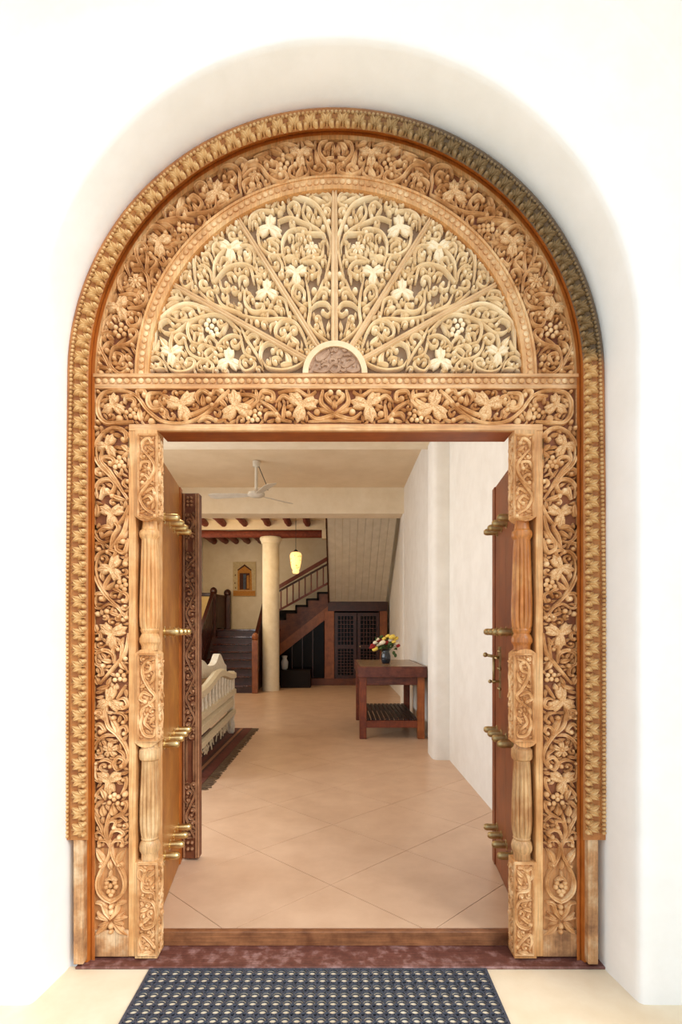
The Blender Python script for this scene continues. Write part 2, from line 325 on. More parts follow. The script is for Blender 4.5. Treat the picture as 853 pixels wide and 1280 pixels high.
class Carve:
    def __init__(s, Y, H, m, seed=1, proj=None, step=1.6):
        s.Y = Y; s.H = H; s.m = m; s.mb = MB(); s.discs = []; s.leaves = []; s.grapes = []; s.o = (0, 0, 1); s.rnd = random.Random(seed); s.proj = proj; s.step = step; s.fat = 1.16; s.cl = None
    def crop(s, x, y, k): s.o = (x, y, k)
    def T(s, p): return (s.o[0]+p[0]/s.o[2], s.o[1]+p[1]/s.o[2])
    def P3(s, x, y, h):
        if s.proj: return s.proj(x, y, h)
        if s.cl: x, y = s.cl(x, y)
        k = s.Y/F; kk = k*(1-.85*s.H/F); return ((x-VX)*kk, s.Y-h*k, EYE+(VY-y)*kk)
    def _ribbon(s, pts, ws, hs):
        n = len(pts); prof = [(-1, 0), (-.96, .62), (-.6, 1), (0, .70), (.6, 1), (.96, .62), (1, 0)]; V = []
        for i, p in enumerate(pts):
            d = pts[min(i+1, n-1)]-pts[max(i-1, 0)]; l = np.linalg.norm(d) or 1; nx, ny = -d[1]/l, d[0]/l
            for a, h in prof: V.append(s.P3(p[0]+nx*a*ws[i], p[1]+ny*a*ws[i], h*hs[i]))
        m_ = len(prof); s.mb.add(V, [(i*m_+k, i*m_+k+1, (i+1)*m_+k+1, (i+1)*m_+k) for i in range(n-1) for k in range(m_-1)]+[tuple(range(m_)), tuple(range(n*m_-1, (n-1)*m_-1, -1))])
        for i in range(n): s.discs.append((pts[i][0], pts[i][1], ws[i]+.3))
    def s_(s, w, *P, raw=False, t0=.5, t1=.5, hh=None):
        if not raw: P = [s.T(p) for p in P]; w = w*s.fat/s.o[2]
        pts = crom(P, s.step); n = len(pts); h0 = (hh or s.H)*s.rnd.uniform(.84, .98)
        ws = [w*min(1, t0+(1-t0)*i/(n*.3), t1+(1-t1)*(n-1-i)/(n*.3)) for i in range(n)]
        s._ribbon(pts, ws, [h0]*n); return pts
    def k_(s, w, *P, raw=False, ball=1.32):
        if not raw: P = [s.T(p) for p in P]; w = w*s.fat/s.o[2]
        s.s_(w, *P, raw=True, t0=.35, t1=.9); s.b_(P[-1][0], P[-1][1], w*ball, raw=True)
    def b_(s, x, y, r, raw=False, q=1.0):
        if not raw:
            big = r >= 27; (x, y) = s.T((x, y)); r /= s.o[2]
            if big:
                a = s.rnd.uniform(0, 6.28); sg = s.rnd.choice((-1, 1))
                s.k_(r*.40, *[(x+r*(1.15-.13*q)*.8*math.cos(a+sg*q*.85), y+r*(1.15-.13*q)*.8*math.sin(a+sg*q*.85)) for q in range(7)], raw=True); s.discs.append((x, y, r)); return
        V = []; n = 10; pr = [(1, 0), (.96, .6), (.7, .95), (.3, 1.1)]
        for a, h in pr:
            for k in range(n):
                t = 2*math.pi*k/n; V.append(s.P3(x+r*a*math.cos(t), y+r*a*math.sin(t), h*s.H*q))
        V.append(s.P3(x, y, 1.15*s.H*q))
        s.mb.add(V, [(j*n+k, (j+1)*n+k, (j+1)*n+(k+1) % n, j*n+(k+1) % n) for j in range(3) for k in range(n)]+[(3*n+k, 4*n, 3*n+(k+1) % n) for k in range(n)])
        s.discs.append((x, y, r))
    def d_(s, x0, y0, x1, y1, w=22, raw=False):
        if not raw: (x0, y0), (x1, y1) = s.T((x0, y0)), s.T((x1, y1)); w /= s.o[2]
        n = 8; dx, dy = x1-x0, y1-y0; l = math.hypot(dx, dy) or 1; nx, ny = -dy/l, dx/l; V = []; hh = s.H*s.rnd.uniform(.85, 1.05)
        wp = [.3, .72, .95, 1, .93, .76, .5, .25, .02]; bend = s.rnd.uniform(-.1, .1)*l
        for i in range(n+1):
            t = i/n; cx = x0+dx*t+nx*bend*math.sin(math.pi*t); cy = y0+dy*t+ny*bend*math.sin(math.pi*t); ww = w*wp[i]
            for a, h in ((-1, 0), (-.97, .5), (-.5, 1), (0, .66), (.5, 1), (.97, .5), (1, 0)):
                V.append(s.P3(cx+nx*a*ww, cy+ny*a*ww, h*hh*(.75+.25*math.sin(math.pi*t))))
            if i % 2 == 0: s.discs.append((cx, cy, ww*.95))
        s.mb.add(V, [(i*7+k, i*7+k+1, (i+1)*7+k+1, (i+1)*7+k) for i in range(n) for k in range(6)]+[tuple(range(7)), tuple(range(n*7+6, n*7-1, -1))])
    def l_(s, x, y, r, ang, kind='b', raw=False):
        if not raw: (x, y) = s.T((x, y)); r *= (1.0 if kind in 'nf' else 1.04)/s.o[2]
        s.leaves.append((x, y, r, ang, kind)); s.discs.append((x, y, r*.5))
        per = {'b': 120, 'n': 120, 'a': 72, 'f': 72}[kind]
        for q in range(360//per):
            t = math.radians(ang+per*q); s.discs.append((x+r*.6*math.cos(t), y+r*.6*math.sin(t), r*.32))
    def g_(s, r, *P):
        r /= s.o[2]; G = []
        for p in P: q = s.T(p); G.append((q[0], q[1], r)); s.discs.append((q[0], q[1], r))
        s.grapes.append(G)
    def mirror(s, cx, keep=lambda x, y: True):
        """mirror everything about x = cx (2-D)"""
        if s.proj is None:
            k = s.Y/F*(1-.85*s.H/F); X0 = (cx-VX)*k; V = [(2*X0-x, y, z) for x, y, z in s.mb.v]
            n = len(s.mb.v); s.mb.v += V; s.mb.f += [tuple(reversed([i+n for i in f])) for f in s.mb.f]
        s.leaves += [(2*cx-x, y, r, 180-a, k) for x, y, r, a, k in s.leaves]
        s.grapes += [[(2*cx-x, y, r) for x, y, r in G] for G in s.grapes]
        s.discs += [(2*cx-x, y, r) for x, y, r in s.discs]
    def fill(s, box, sdf, rmin, rcurl=4.3, rmax=7.5, gap=.6, density=1.0, g=.7, limit=900):
        """put small curls and leaves into whatever is still bare; sdf(x,y) > 0 inside the field"""
        x0, y0, x1, y1 = box; xs = np.arange(x0, x1, g); ys = np.arange(y0, y1, g); X, Yg = np.meshgrid(xs, ys)
        Dm = np.minimum(sdf(X, Yg), 12.0)
        def put(x, y, r):
            R = r+12; i0, i1 = np.searchsorted(xs, (x-R, x+R)); j0, j1 = np.searchsorted(ys, (y-R, y+R))
            if i1 > i0 and j1 > j0:
                sub = Dm[j0:j1, i0:i1]; np.minimum(sub, np.hypot(X[j0:j1, i0:i1]-x, Yg[j0:j1, i0:i1]-y)-r, out=sub)
        for d in s.discs: put(*d)
        cnt = 0; done = len(s.discs)
        while cnt < limit:
            k = int(np.argmax(Dm)); R = float(Dm.flat[k])
            if R < rmin: break
            x, y = float(X.flat[k]), float(Yg.flat[k]); R = min(R, rmax); a = s.rnd.uniform(0, 6.283); cnt += 1
            if s.rnd.random() > density: put(x, y, R*.8); continue
            if R >= rcurl:
                sg = s.rnd.choice((-1, 1)); P = []
                for q in range(9):
                    t = q/8; rr = (R-gap+1.2)*(1.25-.95*t) if q == 0 else (R-gap)*(1.08-.72*t); P.append((x+rr*math.cos(a+sg*t*5.2), y+rr*math.sin(a+sg*t*5.2)))
                s.k_(max(1.5, R*.27), *P, raw=True); put(x, y, R*.95)
            else:
                l = R*1.45; w_ = max(1.1, R*.62)
                s.d_(x-l*math.cos(a), y-l*math.sin(a), x+l*math.cos(a), y+l*math.sin(a), w_, raw=True)
            for d in s.discs[done:]: put(*d)
            done = len(s.discs)
        return cnt
    def build(s, parent, name='carved_scrollwork', m=None, leafh=.92):
        o = autosm(s.mb.build(name, m or s.m, parent), 35); o['kind'] = 'stuff'
        k = s.Y/F
        for x, y, r, a, kd in s.leaves:
            me = LM[s.m][kd]; q = bpy.data.objects.new('carved_flower' if kd == 'f' else 'carved_leaf', me); COL.objects.link(q); adopt(q, parent)
            q.location = s.P3(x, y, s.H*.12); q.rotation_euler = (0, math.radians(a), 0); q.scale = (r*k, s.H*k*leafh, r*k)
        for G in s.grapes:
            mb = MB()
            for x, y, r in G:
                c = s.P3(x, y, s.H*.5); mb.ball(c, r*k, (1, 1.1, 1), 10, 6)
            mb.build('grape_cluster', s.m, parent, True)
        return o
def jamb_trace(C):
    S, K, D, B, L, G = C.s_, C.k_, C.d_, C.b_, C.l_, C.g_
    z = 6.5615
    C.crop(80, 525, z)
    S(15, (300, 100), (400, 58), (480, 80), (532, 150), (530, 235))
    S(16, (330, 85), (268, 170), (250, 280), (290, 370), (400, 480), (520, 650)); S(13, (310, 240), (300, 330), (380, 430), (500, 620))
    L(350, 205, 108, -65); K(15, (440, 75), (495, 100), (505, 150), (480, 155)); D(465, 200, 530, 265, 26); D(530, 260, 515, 390, 14)
    K(15, (300, 340), (330, 300), (390, 310), (405, 345), (375, 352)); G(21, (447, 305), (427, 340), (466, 342), (415, 380), (450, 372), (488, 376))
    L(470, 435, 52, -90, 'n'); D(400, 400, 480, 500, 14); K(13, (520, 560), (480, 520), (500, 490), (520, 500))
    K(14, (325, 450), (310, 400), (262, 405), (262, 440), (292, 440))
    K(16, (270, 640), (253, 560), (300, 492), (375, 485), (415, 530), (385, 590), (345, 575)); D(300, 620, 325, 530, 24); D(270, 560, 320, 548, 14)
    K(15, (290, 650), (310, 600), (360, 590), (390, 620)); D(390, 615, 520, 655, 24)
    L(385, 765, 118, 90); D(258, 790, 262, 670, 22); S(13, (530, 700), (490, 790), (440, 853)); B(255, 60, 24)
    C.crop(80, 650, z)
    S(14, (520, -40), (480, 100), (375, 245)); K(14, (375, 245), (400, 130), (440, 60), (410, 10)); D(390, 60, 270, 60, 24); D(340, 60, 260, 105, 18)
    D(385, 85, 300, 150, 20); S(11, (240, 40), (255, 130), (310, 180), (380, 165)); D(470, 150, 520, 85, 22)
    K(14, (325, 235), (305, 190), (252, 195), (250, 240), (278, 238)); K(16, (525, 150), (490, 260), (430, 240), (430, 180), (480, 175)); 
    S(16, (385, 290), (340, 252), (280, 280), (248, 360), (252, 450), (300, 560), (380, 660), (440, 710)); L(385, 395, 125, 175)
    K(13, (400, 300), (420, 260), (370, 245), (350, 262)); S(12, (390, 430), (335, 520), (322, 585)); D(335, 570, 412, 500, 22); D(300, 425, 312, 500, 20)
    G(21, (490, 495), (450, 510), (430, 545), (468, 545), (500, 530), (490, 568)); D(390, 560, 490, 610, 18); K(13, (440, 640), (470, 595), (515, 620), (500, 670), (480, 660))
    K(16, (320, 715), (262, 720), (240, 655), (265, 605), (330, 610), (315, 655), (300, 645)); S(12, (310, 712), (370, 688), (440, 720), (495, 800)); D(480, 350, 525, 300, 18); B(495, 360, 24)
    B(345, 748, 24); B(336, 795, 27); B(268, 770, 22); D(370, 760, 470, 790, 18); K(12, (440, 820), (470, 770), (505, 800)); D(490, 820, 522, 740, 14)
    C.crop(80, 770, z)
    L(390, 145, 128, -25); K(12, (240, 150), (290, 140), (290, 190), (268, 190)); D(262, 130, 255, 70, 20); B(440, 15, 28); B(480, 30, 20)
    S(14, (525, 140), (495, 300), (420, 400), (285, 560)); S(12, (425, 180), (470, 250), (455, 370)); K(12, (245, 200), (250, 270), (310, 280))
    K(15, (408, 390), (390, 310), (310, 283), (248, 325), (262, 395), (312, 410)); D(385, 375, 290, 350, 24); K(12, (395, 350), (395, 280), (420, 250), (440, 275)); D(440, 240, 480, 175, 20)
    K(10, (250, 395), (305, 430), (308, 485), (282, 488)); G(20, (497, 352), (460, 455), (435, 485), (485, 487), (412, 525), (455, 518), (492, 525)); D(450, 370, 512, 450, 28)
    D(270, 565, 235, 475, 24); D(265, 600, 390, 548, 22); D(250, 630, 335, 610, 15); L(370, 700, 125, -85)
    D(410, 610, 425, 555, 22); S(11, (430, 680), (500, 570)); K(14, (430, 690), (490, 680), (515, 730), (480, 760), (465, 725)); K(14, (245, 860), (240, 795), (300, 780), (305, 830)); S(14, (345, 740), (330, 800), (335, 860)); B(400, 840, 22)
    C.crop(80, 890, z)
    S(14, (335, -40), (350, 110), (430, 190), (500, 290), (522, 380), (480, 465)); S(14, (420, 195), (330, 198), (260, 255), (238, 330), (268, 385))
    D(440, 185, 362, 30, 30); K(12, (400, 10), (470, 15), (505, 60), (480, 88)); K(15, (325, 225), (250, 210), (238, 140), (282, 103), (325, 150), (292, 168))
    B(262, 45, 30); K(13, (330, 70), (300, 25), (255, 10)); K(13, (445, 200), (452, 140), (495, 122), (512, 160), (488, 180)); D(478, 245, 520, 190, 16)
    L(375, 312, 70, -90, 'f'); B(372, 310, 20); S(12, (430, 310), (482, 345), (492, 400)); D(320, 372, 245, 388, 20); K(13, (275, 412), (340, 395), (392, 420), (375, 450)); B(257, 425, 15)
    K(14, (490, 455), (430, 475), (405, 420), (440, 375), (492, 400), (465, 450)); S(11, (248, 440), (250, 545), (310, 582)); L(365, 565, 120, 90)
    S(13, (325, 600), (262, 680), (238, 780), (290, 870)); D(300, 640, 335, 730, 26); D(240, 800, 335, 720, 22)
    G(20, (375, 700), (440, 700), (405, 720), (365, 750), (435, 755), (408, 685)); K(12, (462, 680), (500, 610), (505, 545), (482, 560)); K(13, (440, 850), (500, 800), (505, 745), (478, 755)); B(495, 680, 26)
    D(400, 853, 400, 770, 36); D(310, 860, 300, 780, 28)
    C.crop(80, 1010, z)
    S(12, (245, 0), (265, 90), (300, 160), (330, 235), (370, 300)); D(320, 70, 310, -20, 30); S(12, (400, -30), (350, 110), (338, 210), (370, 290)); S(12, (375, 95), (460, 68), (515, 115)); S(12, (410, 75), (480, 45), (510, -10))
    K(13, (345, 170), (365, 118), (415, 115), (405, 165)); B(498, 150, 28); K(15, (368, 260), (390, 200), (440, 185), (485, 215), (450, 245)); K(12, (335, 245), (290, 200), (248, 220), (262, 258), (292, 250))
    for sg in (1, -1):
        q = lambda *P: [(378+sg*(x-378), y) for x, y in P]
        K(13, *q((385, 320), (410, 275), (470, 272), (470, 312))); D(*q((430, 465))[0], *q((500, 335))[0], 30); B(*q((452, 478))[0], 30)
        S(15, *q((378, 290), (395, 400), (450, 500), (488, 600), (480, 690), (430, 750), (374, 778)), t0=.6, t1=1)
        C.crop(80, 1090, z)
        S(18, *q((500, 255), (446, 268), (420, 335), (374, 392)), t0=.3); D(*q((400, 402))[0], *q((515, 382))[0], 18); D(*q((410, 396))[0], *q((490, 335))[0], 18)
        D(*q((404, 412))[0], *q((480, 445))[0], 16); D(*q((404, 430))[0], *q((520, 525))[0], 27); D(*q((404, 300))[0], *q((440, 262))[0], 10)
        C.crop(80, 1010, z)
    D(378, 510, 376, 420, 24); L(375, 575, 62, -90, 'n'); G(21, (345, 620), (410, 620), (340, 655), (375, 645), (420, 655), (360, 690), (395, 690), (378, 718))
    C.crop(80, 1090, z)
    for y, r in ((290, 24), (335, 26), (450, 26), (495, 22)): B(382, y, r)
def arch_trace(C):
    S, K, D, B, L, G = C.s_, C.k_, C.d_, C.b_, C.l_, C.g_
    z = 7.108
    C.crop(110, 350, z)
    S(14, (210, 300), (125, 400), (93, 500), (100, 590), (150, 690), (200, 780), (310, 835)); L(270, 235, 130, -60); K(14, (270, 130), (390, 118), (445, 150), (418, 182))
    S(12, (510, 80), (520, 170), (470, 232), (350, 246)); K(14, (465, 40), (515, 100), (485, 145)); K(14, (325, 285), (400, 285), (450, 300)); K(14, (470, 290), (450, 380), (380, 405), (345, 365), (380, 340)); B(385, 300, 30)
    G(22, (290, 390), (330, 420), (240, 412), (285, 438), (235, 458), (315, 472), (265, 488)); B(195, 385, 32); D(110, 500, 170, 430, 28); D(100, 480, 205, 445, 16)
    K(13, (240, 590), (360, 555), (430, 490), (420, 440), (365, 445), (375, 490)); S(12, (190, 690), (220, 600), (280, 580), (350, 612), (385, 660)); D(225, 600, 330, 500, 16)
    K(14, (190, 690), (205, 770), (280, 825), (350, 795)); K(14, (270, 745), (305, 670), (245, 645), (228, 690)); B(355, 680, 30); B(372, 742, 20); D(125, 610, 215, 525, 26); B(165, 622, 26); B(95, 650, 24)
    K(12, (165, 745), (125, 690), (78, 700), (100, 740)); K(12, (50, 815), (90, 770), (165, 775), (195, 800)); D(150, 815, 215, 800, 14); B(108, 820, 26); B(390, 572, 18); D(300, 90, 250, 20, 28); D(330, 90, 420, 60, 20); D(200, 200, 250, 110, 24)
    C.crop(120, 240, z)
    L(350, 790, 78, -90, 'f'); B(350, 790, 22); S(14, (205, 870), (205, 770), (260, 715)); S(14, (320, 690), (400, 688), (455, 750), (470, 880))
    K(17, (300, 750), (262, 650), (290, 588), (355, 580), (385, 645), (320, 640)); K(15, (430, 700), (360, 570), (355, 480), (405, 447), (448, 490), (402, 515)); S(13, (440, 720), (452, 560), (425, 500)); K(14, (455, 710), (520, 650), (535, 600), (480, 545))
    K(12, (475, 770), (505, 690), (560, 695), (545, 745)); L(560, 440, 132, 90); K(16, (445, 340), (520, 290), (600, 325), (615, 360)); D(560, 270, 700, 315, 34)
    K(12, (560, 262), (650, 255), (728, 250), (735, 285)); S(12, (540, 262), (620, 240), (720, 222), (870, 235)); K(15, (615, 235), (600, 160), (650, 120), (708, 170), (665, 192)); K(14, (715, 220), (735, 150), (795, 150), (785, 200)); D(720, 160, 790, 30, 38)
    G(22, (735, 320), (775, 292), (815, 290), (775, 332), (815, 332), (853, 300), (853, 336)); D(650, 462, 800, 432, 14); D(640, 470, 720, 492, 12); D(715, 440, 735, 350, 14); K(14, (550, 590), (600, 645), (655, 600)); D(415, 440, 445, 360, 18)
    C.crop(200, 150, z)
    S(12, (200, 838), (270, 822), (400, 812), (540, 760), (670, 682), (725, 650)); L(508, 640, 130, -90); K(15, (330, 820), (370, 730), (300, 665), (250, 705)); D(350, 800, 280, 715, 28)
    S(12, (495, 680), (495, 760), (450, 812)); B(430, 752, 28); K(12, (510, 770), (530, 720), (600, 715)); D(175, 760, 205, 675, 38)
    K(15, (345, 645), (310, 590), (350, 548), (405, 570), (385, 612)); S(15, (520, 490), (555, 420), (640, 400), (705, 450), (705, 560), (722, 655)); K(14, (590, 480), (640, 460), (672, 505), (638, 540)); B(570, 502, 22); D(600, 560, 680, 622, 20)
    K(15, (665, 380), (720, 340), (775, 375), (735, 400)); K(14, (730, 480), (780, 385), (860, 355)); S(13, (735, 500), (800, 440), (860, 420)); K(14, (760, 640), (740, 560), (800, 520), (830, 570))
    C.crop(310, 130, z)
    K(15, (0, 545), (100, 540), (195, 650), (290, 692), (350, 655), (325, 600), (285, 625)); D(50, 465, 200, 400, 26); D(60, 470, 190, 500, 22); L(60, 635, 64, -90, 'a'); B(100, 720, 30); B(30, 710, 26)
    K(14, (190, 570), (250, 590), (262, 520), (212, 505)); D(190, 380, 330, 455, 30); G(21, (310, 480), (347, 512), (290, 522), (330, 555), (290, 567), (310, 442)); L(465, 440, 118, 90)
    S(12, (240, 385), (340, 350), (445, 372)); D(500, 330, 592, 362, 20); K(14, (540, 540), (530, 620), (450, 660), (378, 630), (370, 570), (420, 532)); D(430, 650, 490, 525, 36); D(640, 540, 595, 370, 30)
    K(14, (530, 540), (575, 600), (650, 622), (682, 570), (640, 530), (598, 562)); S(17, (710, 320), (645, 345), (640, 430), (705, 510), (755, 570), (764, 620)); K(14, (655, 625), (745, 600), (765, 540), (715, 525)); D(680, 402, 765, 335, 30); S(13, (690, 480), (766, 470)); D(766, 420, 766, 340, 24)
def transom_trace(C):
    S, K, D, B, L, G = C.s_, C.k_, C.d_, C.b_, C.l_, C.g_
    z = 5.331; C.crop(110, 470, z)
    S(14, (175, 90), (100, 110), (58, 180), (68, 260), (120, 308), (200, 305), (300, 300)); L(165, 192, 88, -90); S(12, (130, 88), (230, 92), (320, 130), (400, 230), (500, 300), (640, 310), (760, 262), (860, 180)); S(11, (220, 132), (320, 122)); B(205, 280, 26); B(64, 100, 13); B(60, 302, 16)
    K(13, (240, 180), (250, 140), (305, 155), (300, 195)); G(16, (280, 222), (315, 218), (252, 238), (300, 245), (280, 262), (313, 272)); D(345, 292, 340, 205, 26); B(420, 298, 24); K(12, (335, 140), (325, 98), (372, 92), (372, 122))
    K(17, (490, 110), (410, 118), (398, 170), (430, 212), (485, 200), (452, 178)); B(500, 160, 30); D(480, 120, 560, 165, 16); L(622, 188, 120, -45); B(498, 230, 30); D(520, 280, 480, 240, 16); K(12, (640, 210), (680, 250), (760, 222), (825, 190)); B(640, 268, 22)
    K(13, (742, 185), (720, 130), (760, 90), (815, 120)); D(760, 192, 762, 115, 22); B(800, 152, 22); K(12, (730, 305), (790, 268), (850, 292))
    C.crop(265, 470, z)
    S(14, (0, 215), (50, 150), (115, 88)); K(14, (0, 125), (20, 88), (60, 95)); D(50, 152, 105, 205, 20); L(160, 200, 122, -100); D(195, 200, 295, 128, 24); K(12, (170, 118), (270, 125), (302, 160), (250, 212)); S(12, (292, 88), (300, 150))
    K(14, (310, 150), (335, 98), (400, 108), (405, 155), (370, 148)); G(16, (285, 230), (250, 246), (317, 248), (285, 262), (240, 276), (268, 290), (302, 286)); K(12, (348, 295), (370, 248), (430, 252)); D(365, 302, 430, 280, 14)
    S(13, (320, 160), (400, 210), (460, 280), (530, 302)); S(13, (482, 188), (472, 295)); B(440, 290, 22); L(598, 190, 118, 105); B(508, 250, 24); K(13, (425, 175), (475, 128), (525, 152)); S(11, (440, 108), (560, 88), (640, 128), (695, 98))
    S(14, (638, 238), (700, 282), (790, 262), (853, 230)); S(11, (640, 302), (760, 292), (830, 300)); B(700, 235, 22); S(12, (700, 212), (815, 245)); S(14, (740, 88), (728, 170), (780, 222), (815, 245)); K(13, (812, 190), (760, 130), (790, 105)); D(815, 210, 815, 150, 17)
def lattice_trace(C):
    S, K, D, B, L, G = C.s_, C.k_, C.d_, C.b_, C.l_, C.g_
    z = 7.108; C.crop(180, 350, z)
    S(19, (85, 620), (105, 400), (200, 285), (300, 220), (400, 202), (520, 235), (700, 310), (860, 455)); S(13, (205, 315), (300, 355), (400, 355), (480, 330), (620, 300), (720, 335), (800, 410)); S(14, (480, 332), (402, 372), (385, 450), (420, 540), (505, 568))
    S(14, (358, 520), (388, 620), (460, 682), (560, 695), (625, 640)); S(13, (130, 415), (190, 460), (270, 460), (345, 405), (392, 365)); K(13, (130, 440), (150, 375), (210, 348), (252, 392)); S(13, (255, 465), (230, 560), (242, 630)); K(14, (385, 500), (320, 475), (275, 512), (310, 550), (352, 518))
    L(240, 640, 118, 88); K(14, (180, 710), (240, 790), (340, 808), (430, 772), (445, 712), (390, 695), (368, 742)); K(12, (35, 765), (55, 700), (110, 678), (152, 720), (118, 752)); S(12, (15, 700), (60, 650), (112, 590), (132, 530)); D(200, 590, 130, 490, 32); S(10, (140, 690), (180, 740), (200, 805)); D(90, 788, 205, 790, 20)
    K(13, (480, 805), (475, 742), (540, 703), (605, 740), (590, 790), (540, 772)); L(750, 705, 128, -90); S(13, (640, 592), (700, 520), (780, 482), (870, 500)); K(12, (645, 600), (640, 540), (580, 500), (545, 540)); D(480, 545, 520, 450, 26); K(12, (440, 530), (455, 470), (505, 480)); S(12, (515, 560), (640, 602)); K(14, (555, 695), (545, 640), (600, 606), (635, 645)); D(470, 612, 560, 562, 22)
    G(22, (600, 400), (560, 430), (640, 430), (592, 455), (550, 385), (622, 352), (570, 350), (610, 482), (650, 470)); K(12, (330, 262), (380, 248), (435, 265), (408, 302)); S(13, (478, 215), (492, 290)); D(240, 290, 325, 265, 18); D(400, 402, 505, 385, 20)
    K(12, (352, 175), (312, 100), (240, 98), (190, 155)); D(200, 172, 345, 148, 18); D(190, 232, 305, 180, 18); S(11, (660, 490), (700, 440), (742, 385)); D(690, 470, 745, 385, 16); S(15, (490, 95), (600, 200), (720, 252), (870, 292)); S(14, (640, 120), (700, 220), (860, 285)); K(13, (320, 10), (365, 60), (425, 20), (405, -25))
    C.crop(300, 350, z)
    S(15, (-20, 295), (100, 330), (240, 345), (380, 340), (485, 372), (555, 462), (602, 600)); S(15, (475, 370), (380, 358), (318, 420), (320, 482), (365, 515)); B(385, 450, 34); B(480, 440, 40); K(13, (362, 522), (410, 490), (395, 455)); S(12, (470, 450), (400, 530)); D(525, 562, 435, 478, 28)
    S(14, (190, 700), (250, 772), (380, 792), (500, 762), (595, 700)); K(15, (200, 765), (178, 660), (202, 580), (270, 550), (332, 592), (290, 622)); D(280, 690, 370, 690, 20); B(312, 712, 36); D(440, 742, 395, 628, 32); B(495, 690, 30); D(360, 745, 465, 738, 20)
    K(14, (0, 700), (0, 745), (45, 802), (112, 780), (132, 730), (98, 710)); S(13, (0, 395), (60, 520), (140, 640), (182, 725)); K(12, (45, 530), (110, 478), (165, 510), (130, 555)); S(12, (0, 470), (40, 640), (140, 692)); D(178, 602, 205, 518, 20)
    K(15, (60, 70), (40, 130), (52, 210), (110, 270), (190, 268), (205, 215), (150, 215)); L(240, 85, 122, 150); K(13, (280, 195), (340, 148), (402, 180), (422, 262), (440, 330)); D(300, 232, 382, 262, 28); B(372, 270, 28); D(440, 335, 452, 258, 22); S(12, (175, 280), (280, 268), (335, 315))
    B(215, 390, 34); K(12, (268, 455), (275, 400), (322, 378)); B(150, 370, 24); K(14, (520, 205), (468, 140), (478, 62), (525, 50), (572, 100), (568, 165)); S(12, (500, 180), (530, 210), (592, 252)); S(14, (585, -10), (612, 120), (622, 260), (612, 380), (680, 470), (785, 545)); K(14, (620, 262), (690, 202), (770, 200), (812, 262), (780, 302), (738, 275))
    S(12, (640, 192), (700, 100), (745, -10)); B(660, 85, 26); D(528, 242, 595, 262, 22); B(690, 340, 36); S(12, (700, 345), (760, 485)); S(10, (722, 340), (742, 480)); D(700, 432, 745, 505, 22); D(780, 440, 792, 350, 20); K(12, (685, 120), (745, 62), (800, 100)); S(11, (602, 595), (570, 500), (565, 470)); D(545, 600, 540, 520, 12)
    C.crop(300, 230, z)
    S(16, (280, 205), (350, 130), (450, 103), (600, 130), (700, 202), (765, 330), (812, 480), (800, 650), (748, 870)); K(14, (615, 115), (700, 63), (792, 90), (805, 160), (740, 195)); D(640, 100, 775, 155, 22); S(14, (540, 380), (440, 408), (380, 490), (378, 600), (402, 700)); S(13, (335, 322), (440, 288), (560, 330), (700, 400), (780, 520), (782, 610))
    S(12, (580, 160), (560, 250), (620, 350), (700, 402)); K(12, (420, 200), (478, 158), (532, 200), (510, 285)); S(12, (420, 205), (475, 280)); B(500, 202, 30); D(640, 335, 665, 255, 22); D(590, 185, 655, 265, 22); K(13, (498, 495), (508, 448), (565, 460), (580, 505)); L(635, 560, 68, -90, 'f'); B(635, 560, 22); B(540, 482, 28)
    K(14, (490, 410), (520, 390), (590, 405), (560, 425)); S(13, (570, 425), (650, 430), (745, 440), (765, 505)); D(470, 515, 482, 610, 22); D(540, 605, 562, 525, 18); K(13, (745, 535), (725, 640), (655, 652)); D(395, 650, 505, 640, 30); S(12, (530, 682), (620, 640), (705, 618)); K(13, (555, 682), (660, 688), (715, 762), (640, 812)); S(12, (710, 750), (692, 870))
    L(500, 780, 120, -30); L(262, 372, 128, 155); K(12, (90, 375), (98, 280), (180, 228), (290, 232)); K(12, (105, 310), (148, 268), (172, 312)); S(15, (165, 380), (158, 450), (190, 560), (280, 622), (385, 622)); K(13, (330, 600), (335, 540), (270, 508), (262, 565)); D(235, 492, 335, 470, 24); D(335, 262, 385, 225, 22)
    K(13, (278, 650), (330, 635), (372, 700), (372, 770)); K(12, (282, 690), (258, 640), (305, 615)); K(12, (155, 690), (205, 690), (242, 760), (215, 805)); S(12, (148, 700), (150, 780), (200, 805)); B(370, 800, 32); B(800, 800, 26); S(12, (760, 860), (800, 770)); B(770, 240, 42); B(790, 330, 24); B(740, 380, 22); B(700, 310, 32)
    S(14, (0, 538), (80, 540), (132, 600), (132, 700)); B(70, 640, 38); S(14, (0, 698), (90, 740), (122, 870))
    C.crop(200, 230, z)
    S(15, (312, 870), (300, 700), (322, 600), (400, 500), (500, 402), (580, 360)); S(14, (470, 870), (490, 680), (580, 570), (630, 550)); S(14, (480, 870), (560, 770), (640, 720), (760, 708), (860, 760)); S(13, (460, 860), (440, 760), (360, 705)); K(12, (470, 700), (440, 620), (375, 620)); K(13, (480, 640), (468, 560), (500, 518), (545, 562))
    L(625, 560, 128, 92); S(13, (770, 540), (832, 600), (832, 705)); B(770, 612, 42); K(12, (590, 430), (615, 368), (668, 392)); K(12, (530, 705), (560, 648), (605, 680), (570, 735)); K(13, (590, 800), (640, 788), (665, 825)); K(12, (180, 870), (200, 755), (260, 708)); S(12, (240, 870), (270, 760)); D(700, 620, 720, 700, 22); S(12, (790, 385), (800, 300), (860, 245)); B(680, 340, 24); K(12, (330, 730), (400, 720), (390, 780))

